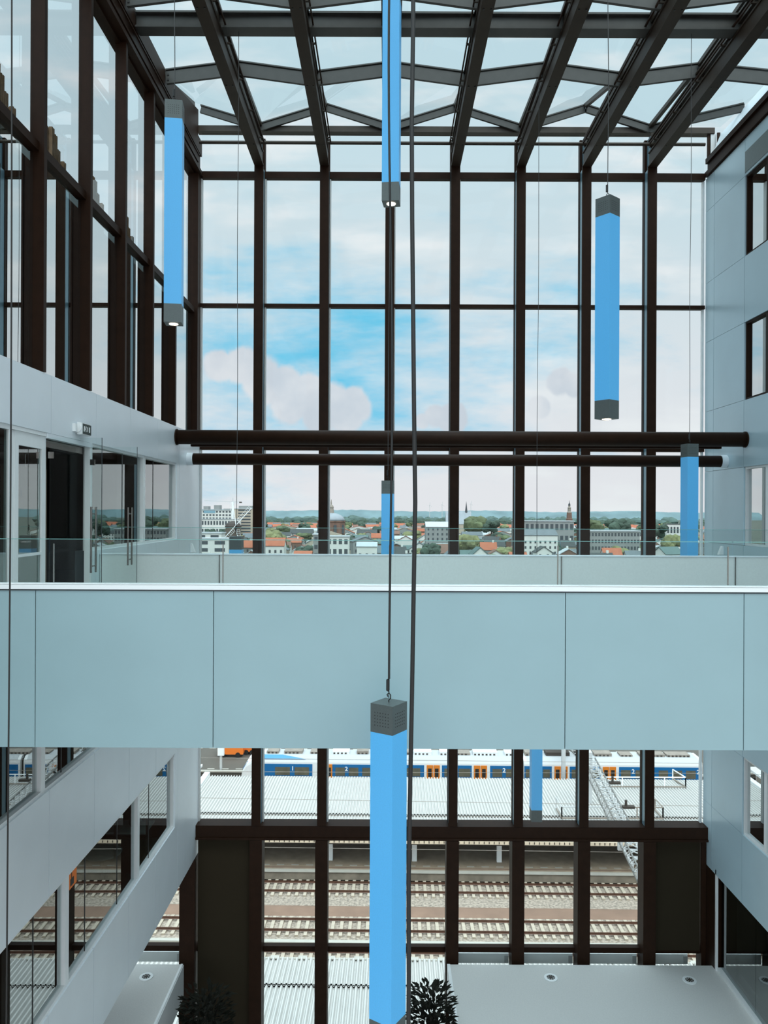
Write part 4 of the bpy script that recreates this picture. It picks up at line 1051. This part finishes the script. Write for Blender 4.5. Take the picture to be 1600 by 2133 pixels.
# landmarks ---------------------------------------------------------------
Y = 640; r = empty('domed_church', (at(690, Y), Y, G - GG), 'domed brick church with lantern spire beside the second mullion', 'church')
taken.append((at(690, Y), Y, 22))
put('drum', MB().lathe([(11.6, 0), (11.6, HT(1088, Y)), (12.2, HT(1087, Y)), (12.2, HT(1085, Y)), (11.0, HT(1084.5, Y))], 8), M['stone'], r, local=True)
m = MB()
for k in range(8):
    t = k * math.pi / 4 + math.pi / 8; c_, s_ = math.cos(t), math.sin(t)
    m.bar((10.9 * c_, 10.9 * s_, 12), (10.9 * c_, 10.9 * s_, 19), 2.2, 2.2)
put('tall_window', m, M['hwin'], r, local=True)
b0, b1 = HT(1085, Y), HT(1068, Y)
put('dome', MB().lathe([(11.6 * math.cos(t), b0 + (b1 - b0) * math.sin(t)) for t in [0, .25, .5, .75, 1.0, 1.25, 1.45]], 16), M['lead'], r, local=True, smooth=True)
put('lantern', MB().lathe([(2.6, b1 - 0.6), (2.4, HT(1066, Y)), (1.9, HT(1058, Y)), (2.3, HT(1057, Y)), (1.6, HT(1053, Y)), (0.6, HT(1051, Y)), (0.5, HT(1046, Y)), (0.15, HT(1040, Y))], 10), M['gear'], r, local=True)
put('annex', MB().box(-15, -14, 0, 16, -6, 9).prism([(-15, 9), (16, 9), (0.5, 14)], 'y', -14, -6), WALLS['cream'], r, local=True)
Y = 700; r = empty('church_tower', (at(1186, Y), Y, G - GG), 'slim tiered tower with pointed top right of the fifth mullion', 'tower')
taken.append((at(1186, Y), Y, 8))
put('shaft', MB().lathe([(3.0, 0), (3.0, HT(1080, Y)), (3.3, HT(1079.5, Y)), (2.6, HT(1078, Y)), (2.3, HT(1066, Y))], 8), M['stone'], r, local=True)
put('belfry', MB().lathe([(2.3, HT(1066, Y)), (2.4, HT(1065, Y)), (1.6, HT(1063, Y)), (1.5, HT(1056, Y)), (1.8, HT(1055.5, Y)), (1.0, HT(1054, Y)), (0.9, HT(1051, Y))], 8), M['gear'], r, local=True)
put('spire', MB().lathe([(1.1, HT(1051, Y)), (0.9, HT(1048, Y)), (0.3, HT(1045, Y)), (0.06, HT(1040, Y))], 8), M['dark_roof'], r, local=True)
Y = 900; r = empty('gothic_church', (at(958, Y), Y, G - GG), 'long church with grey roof and thin spire right of the fourth mullion', 'church')
taken.append((at(958, Y), Y, 26))
put('nave', MB().box(-16, -9, 0, 12, 9, 16), WALLS['cream'], r, local=True)
put('roof', MB().prism([(-9.5, 16), (9.5, 16), (0, HT(1064, Y))], 'x', -17, 13), M['lead'], r, local=True)
put('spire', MB().lathe([(1.6, HT(1066, Y)), (1.3, HT(1062, Y)), (0.05, HT(1043, Y))], 8, (7.6, 0)), M['dark_roof'], r, local=True)
# windmill
Y = 420; r = empty('windmill', (at(486, Y), Y, G - GG), 'brown tower windmill with long white sails in the first bay', 'windmill')
taken.append((at(486, Y), Y, 7))
zc = HT(1099, Y)
put('tower_body', MB().lathe([(5.2, 0), (4.7, 8), (4.3, zc)], 16), M['mill'], r, local=True)
put('gallery', MB().lathe([(6.2, 7.0), (6.2, 7.3), (4.6, 7.3)], 16), M['white'], r, local=True)
put('mill_cap', MB().lathe([(4.6, zc), (4.6, zc + 0.6), (3.6, zc + 2.0), (1.6, zc + 3.2), (0.1, zc + 3.5)], 12), M['gear_dark'], r, local=True)
hub = Vector((2.6, -5.5, zc + 1.2))
put('wind_shaft', MB().tube([(2.0, -2.5, zc + 1.4), tuple(hub)], 0.4, 10), M['mill'], r, local=True)
for k in range(4):
    t = R((98, 278, 228, 48)[k]); d = Vector((math.cos(t), 0, math.sin(t))); n2 = Vector((-d.z, 0, d.x))
    m = MB().bar(hub, hub + d * 12.6, 0.35, 0.35)
    for q in range(10):
        p = hub + d * (2.6 + q * 1.08); m.bar(p, p + n2 * 1.7, 0.12, 0.12)
    m.bar(hub + d * 2.6 + n2 * 1.7, hub + d * 12.4 + n2 * 1.7, 0.12, 0.12)
    put('sail', m, M['white'], r, local=True)
# hospital blocks and crane
Y = 800
block(at(452, Y), Y, 34, 16, HT(1064, Y), 0, 'white', 'stepped pale hospital block with blue panel at the far left of the town', floors=9, cols=10, top=[(-13, -8, 4.2), (-2, 4, 5.4), (8, 16, 1.8)])
o = put('blue_panel', MB().box(-12, -8.2, HT(1070, Y), 0, -8.0, HT(1064.5, Y)), mat('blue grey cladding', lin(120, 156, 172), 0.6), bpy.data.objects['apartment_block'], local=True)
block(at(512, Y - 60), Y - 60, 20, 14, HT(1061, Y - 60), 0, 'cream', 'pale striped apartment tower left of the first mullion', floors=11, cols=1, top=[(-6, 7, 3)])
block(at(452, 720), 720, 44, 10, HT(1083, 720), 0, 'white', 'long low white block with white window row in front of the hospital', floors=3, cols=16)
Y = 760; r = empty('tower_crane', (at(485, Y), Y, G - GG), 'white tower crane with long jib above the hospital blocks', 'crane')
put('mast', MB().box(-0.9, -0.9, 0, 0.9, 0.9, HT(1047, Y)), M['white'], r, local=True)
put('jib', MB().bar((-29, 0, HT(1044, Y)), (9, 0, HT(1047, Y)), 0.7, 0.5), M['galv'], r, local=True)
put('counterweight', MB().box(6.5, -0.8, HT(1048.5, Y), 9, 0.8, HT(1046, Y)), M['gear_dark'], r, local=True)
put('apex', MB().bar((0, 0, HT(1047, Y)), (0, 0, HT(1038, Y)), 0.5, 0.5), M['galv'], r, local=True)
# wind turbines and masts
for px, py, wh in ((895, 1051, 'right of the thick cable'), (921, 1050, 'left of the fourth mullion'), (981, 1048, 'just right of the thin church spire')):
    Y = 2400; r = empty('wind_turbine', (at(px, Y), Y, G - GG), 'tiny wind turbine on the horizon ' + wh, 'wind turbine', 'wind turbines on the horizon')
    h = HT(py, Y)
    put('mast', MB().tube([(0, 0, 0), (0, 0, h)], [1.0, 0.6], 8), M['galv'], r, local=True)
    for k in range(3):
        t = R(80 + 120 * k); put('blade', MB().bar((0, -1, h), (9 * math.cos(t), -1, h + 9 * math.sin(t)), 0.9, 0.5), M['galv'], r, local=True)
# near distinctive buildings
Y = 352; block(at(705, Y), Y, 10.2, 9, HT(1118, Y), 0, 'white', 'white three storey block with square windows right of the second mullion', floors=4, cols=4)
Y = 360; block(at(445, Y), Y, 16, 10, HT(1124, Y), 0.02, 'white', 'white terraced apartment block low in the first bay', floors=5, cols=2, name='apartment_block')
Y = 400; block(at(438, Y), Y, 14, 10, HT(1112, Y), 0.0, 'white', 'white flat roofed block behind the terraced apartments, first bay', floors=5, cols=2)
Y = 356; block(at(666, Y), Y, 5.2, 8, HT(1114, Y), 0, 'grey', 'narrow pale grey block left of the second mullion', floors=5, cols=2)
Y = 372; gable(at(571, Y), Y, 11, 9, HT(1136, Y), HT(1121, Y), True, 0.0, 'white', 'orange', 'white house with broad orange roof in the second bay below the big tree', None, chim=False)
Y = 345; gable(at(1392, Y), Y, 10, 9, HT(1150, Y), HT(1136, Y), True, 0.35, 'white', 'green-grey', 'white gabled house with green grey roof beside the right lamp', None, chim=False)
Y = 440; block(at(1272, Y), Y, 30, 12, HT(1104, Y), 0.03, 'grey', 'long grey office block with many windows in the seventh bay', floors=5, cols=16)
Y = 470; gable(at(910, Y), Y, 14, 18, HT(1096, Y), HT(1086, Y), True, 0.0, 'grey', 'pale', 'big hall with pale grey roof left of the fourth mullion', None, chim=False)
Y = 520; block(at(1130, Y), Y, 40, 14, HT(1084, Y), 0.0, 'grey', 'wide flat grey building in the sixth bay', floors=3, cols=12)
Y = 430; gable(at(1115, Y), Y, 22, 16, HT(1112, Y), HT(1101, Y), True, 0.0, 'white', 'grey', 'wide house with grey roof in the sixth bay', None, chim=False)
Y = 345; gable(at(1130, Y), Y, 7, 8, HT(1147, Y), HT(1136, Y), False, 0.0, 'white', 'dark', 'small white gable house low in the sixth bay', None, chim=False)
Y = 345; gable(at(997, Y), Y, 7, 8, HT(1152, Y), HT(1138, Y), False, 0.1, 'white', 'green-grey', 'small white gable house low in the fifth bay', None, chim=False)
Y = 640; block(at(1405, Y), Y, 16, 8, HT(1089, Y), 0.0, 'white', 'low white pavilion with dark openings left of the right lamp', floors=2, cols=6, rtop='dark')
Y = 345; gable(at(765, Y), Y, 9, 9, HT(1137, Y), HT(1129, Y), True, 0.0, 'white', 'pale', 'white house with pale roof beside the middle lamp', None, chim=False)
Y = 380; gable(at(758, Y), Y, 12, 9, HT(1127, Y), HT(1117, Y), False, 0.2, 'grey', 'grey', 'grey roofed house behind the pale roofed one at the middle lamp', None, chim=False)

# trees with crowns ---------------------------------------------------------
def crown_mesh(seed, name, m_):
    rnd = random.Random(seed); bm = bmesh.new()
    for _ in range(14):
        t = Matrix.Translation((rnd.uniform(-.6, .6), rnd.uniform(-.6, .6), rnd.uniform(-.35, .55))) @ Matrix.Scale(rnd.uniform(0.28, 0.55), 4)
        bmesh.ops.create_icosphere(bm, subdivisions=2, radius=1.0, matrix=t)
    for v_ in bm.verts:
        v_.co += Vector((rnd.uniform(-1, 1), rnd.uniform(-1, 1), rnd.uniform(-1, 1))) * 0.05
    me = bpy.data.meshes.new(name); bm.to_mesh(me); bm.free(); me.materials.append(m_); return me
CROWNS = [crown_mesh(i, 'crown', TREES[i % 3]) for i in range(6)]
trunk_me = MB().tube([(0, 0, 0), (0, 0, 1)], [0.06, 0.04], 6).mesh('trunk', M['trunk'])
def tree(x, y, h, rad, ci, label, group, base=0.0):
    r = empty('tree', (x, y, G - GG + base), label, 'tree', group)
    c = put('crown', CROWNS[ci], None, r, local=True); hh = min(h * 0.42, rad * 0.95); c.location = (0, 0, h - hh); c.scale = (rad, rad, hh)
    c.rotation_euler = (0, 0, random.uniform(0, 6.28))
    t = put('trunk', trunk_me, None, r, local=True); t.scale = (h * 0.5, h * 0.5, h - hh)
    taken.append((x, y, rad)); return r
for px, py, Y, rad, ci, lab in ((572, 1100, 420, 7.5, 2, 'big round olive tree in the second bay behind the orange roof'), (992, 1071, 730, 13, 0, 'large olive tree, left one beside the gothic church'),
                                (1024, 1080, 680, 8, 1, 'smaller dark tree at the right of the gothic church trees'), (972, 1108, 400, 7, 2, 'olive tree low right of the fourth mullion'),
                                (1398, 1106, 420, 7.5, 2, 'round olive tree beside the right lamp'), (1288, 1074, 760, 12, 1, 'dark tree at the right of the seventh bay'),
                                (1240, 1078, 800, 11, 0, 'green tree at the left of the seventh bay'), (1372, 1086, 620, 8, 1, 'dark tree behind the white pavilion'),
                                (900, 1128, 350, 5, 1, 'dark green tree low beside the thick cable'), (436, 1101, 466, 4.2, 1, 'small dark tree in front of the long brick block, left'),
                                (466, 1101, 480, 4.2, 1, 'small dark tree in front of the long brick block, right')):
    tree(at(px, Y), Y, HT(py, Y), rad, ci, lab, None)

# rows of houses ------------------------------------------------------------
ROWS = [(344, 9.5), (388, 10.5), (436, 11), (490, 12), (552, 13.5), (622, 16), (702, 19), (795, 23), (905, 27), (1035, 32)]
RW = ['nearest', 'second', 'third', 'fourth', 'fifth', 'sixth', 'seventh', 'eighth', 'ninth', 'tenth']
rnd = random.Random(21)
count = {}
nh = 0
for ri, (Yr, sp) in enumerate(ROWS):
    px = 408.0
    while px < 1485:
        wd = sp * rnd.uniform(0.75, 1.1); dp = rnd.uniform(8, 11) if ri < 6 else rnd.uniform(9, 13)
        pw = wd * F / Yr
        pc = px + pw / 2; px += pw + rnd.uniform(1.0, 4) + 1.9 * F / Yr
        bay = max(0, min(7, sum(1 for b in BAYPX if b < pc) - 1))
        y = Yr + rnd.uniform(-4, 4); x = at(pc, y)
        if not free(x, y, max(wd, dp) * 0.52): continue
        ev = rnd.uniform(6, 9.5) if ri < 7 else rnd.uniform(6, 9); rg = ev + rnd.uniform(2.2, 4.2)
        wall = rnd.choice(['white', 'white', 'white', 'cream', 'brick', 'grey']); roof = rnd.choice(['orange', 'orange', 'grey', 'grey', 'dark', 'dark', 'brown', 'pale', 'green-grey'])
        key = (ri, bay); count[key] = count.get(key, 0) + 1
        k = min(count[key] - 1, len(ORD) - 1)
        lab = '%s house with %s roof, %s from left in the %s town row, %s glazing bay' % (wall, roof, ORD[k], RW[ri], ORD[bay])
        gable(x, y, wd, dp, ev, rg, rnd.random() < 0.6, rnd.uniform(-0.08, 0.08), wall, roof, lab, 'houses of the town', chim=(ri < 5 and rnd.random() < 0.6))
        nh += 1
print('houses', nh)
# farther roofs as one mass
m = MB(); rnd = random.Random(5)
for _ in range(240):
    Y = rnd.uniform(1130, 1255); x = at(rnd.uniform(405, 1490), Y); wd = rnd.uniform(12, 30); h = rnd.uniform(5, 9); dp = 11
    c = rnd.choice([0, 0, 1]); q = rnd.choice([2, 2, 3, 4])
    m.box(x - wd / 2, Y, G - GG, x + wd / 2, Y + dp, G - GG + h, c); m.prism([(Y - .3, G - GG + h), (Y + dp + .3, G - GG + h), (Y + dp / 2, G - GG + h + 3.5)], 'x', x - wd / 2, x + wd / 2, q)
o = put('distant_rooftops', m, [WALLS['white'], WALLS['brick'], ROOFS['orange'], ROOFS['grey'], ROOFS['brown']]); tag(o, 'mass of tiny rooftops far out before the woods', 'rooftops', kind='stuff')
# street trees among the rows
rnd = random.Random(9); nt_ = 0
tc_ = {}
for Y0_, n_, hmin, hmax in ((366, 14, 9, 12), (412, 12, 10, 13), (462, 12, 10, 13), (520, 12, 11, 14), (586, 14, 11, 14), (660, 10, 11, 15), (850, 12, 12, 16), (970, 14, 13, 17), (1085, 26, 13, 18)):
    for k in range(n_):
        px = 412 + (1070) * (k + rnd.random()) / n_; Y = Y0_ + rnd.uniform(-10, 10); h = rnd.uniform(hmin, hmax)
        rad_ = rnd.uniform(5, 9)
        if not free(at(px, Y), Y, rad_ * 1.0): continue
        bay = max(0, min(7, sum(1 for b in BAYPX if b < px) - 1)); key = (Y0_, bay); tc_[key] = tc_.get(key, 0) + 1
        tree(at(px, Y), Y, h, rad_, rnd.randrange(6), 'green street tree, %s from left in the %s tree belt, %s glazing bay' % (ORD[tc_[key] - 1], {366: 'nearest', 412: 'second', 462: 'third', 520: 'fourth', 586: 'fifth', 660: 'sixth', 850: 'seventh', 970: 'eighth', 1085: 'ninth'}[Y0_], ORD[bay]), 'trees among the houses')
# woodland belts on the horizon
bm_ = MB(); rnd = random.Random(4)
crown_src = CROWNS[1]
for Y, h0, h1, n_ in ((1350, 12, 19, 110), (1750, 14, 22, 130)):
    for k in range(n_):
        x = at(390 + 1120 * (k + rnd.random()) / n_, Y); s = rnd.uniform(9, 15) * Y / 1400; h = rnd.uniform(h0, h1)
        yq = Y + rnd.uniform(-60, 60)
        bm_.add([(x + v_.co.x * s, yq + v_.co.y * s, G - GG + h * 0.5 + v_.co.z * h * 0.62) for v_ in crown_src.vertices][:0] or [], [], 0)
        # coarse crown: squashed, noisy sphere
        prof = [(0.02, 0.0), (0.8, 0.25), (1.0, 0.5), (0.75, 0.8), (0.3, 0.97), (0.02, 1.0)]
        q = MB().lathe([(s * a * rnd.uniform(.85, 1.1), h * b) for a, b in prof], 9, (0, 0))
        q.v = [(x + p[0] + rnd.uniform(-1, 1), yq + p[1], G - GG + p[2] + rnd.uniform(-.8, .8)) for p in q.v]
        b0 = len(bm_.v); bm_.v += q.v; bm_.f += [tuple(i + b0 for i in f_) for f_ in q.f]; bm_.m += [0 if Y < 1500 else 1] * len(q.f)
o = put('woodland', bm_, [TREES[1], mat('green leaves with painted haze', lin(76, 96, 90), 0.95, 0, 0.25, 0.05)]); tag(o, 'dark belt of woodland beyond the town', 'woodland', kind='stuff')  # farther belt's leaf colour is paled and blued as painted haze
m = MB(); n = 160; vs = []; fs = []; rnd = random.Random(2)
for i in range(n + 1):
    x = -1700 + 3600 * i / n; h = 36 + 3.0 * math.sin(i * 0.21) + rnd.uniform(-2.0, 2.0)
    vs += [(x, 3400, G - GG), (x, 3500, G + h * 0.9), (x, 3700, G + h), (x, 4200, G - GG)]
for i in range(n):
    a = i * 4; fs += [(a, a + 4, a + 5, a + 1), (a + 1, a + 5, a + 6, a + 2), (a + 2, a + 6, a + 7, a + 3)]
m.add(vs, fs)
o = put('wooded_ridge', m, M['wood_hazed']); tag(o, 'wooded ridge along the horizon, blue green from painted haze', 'ridge', kind='stuff')
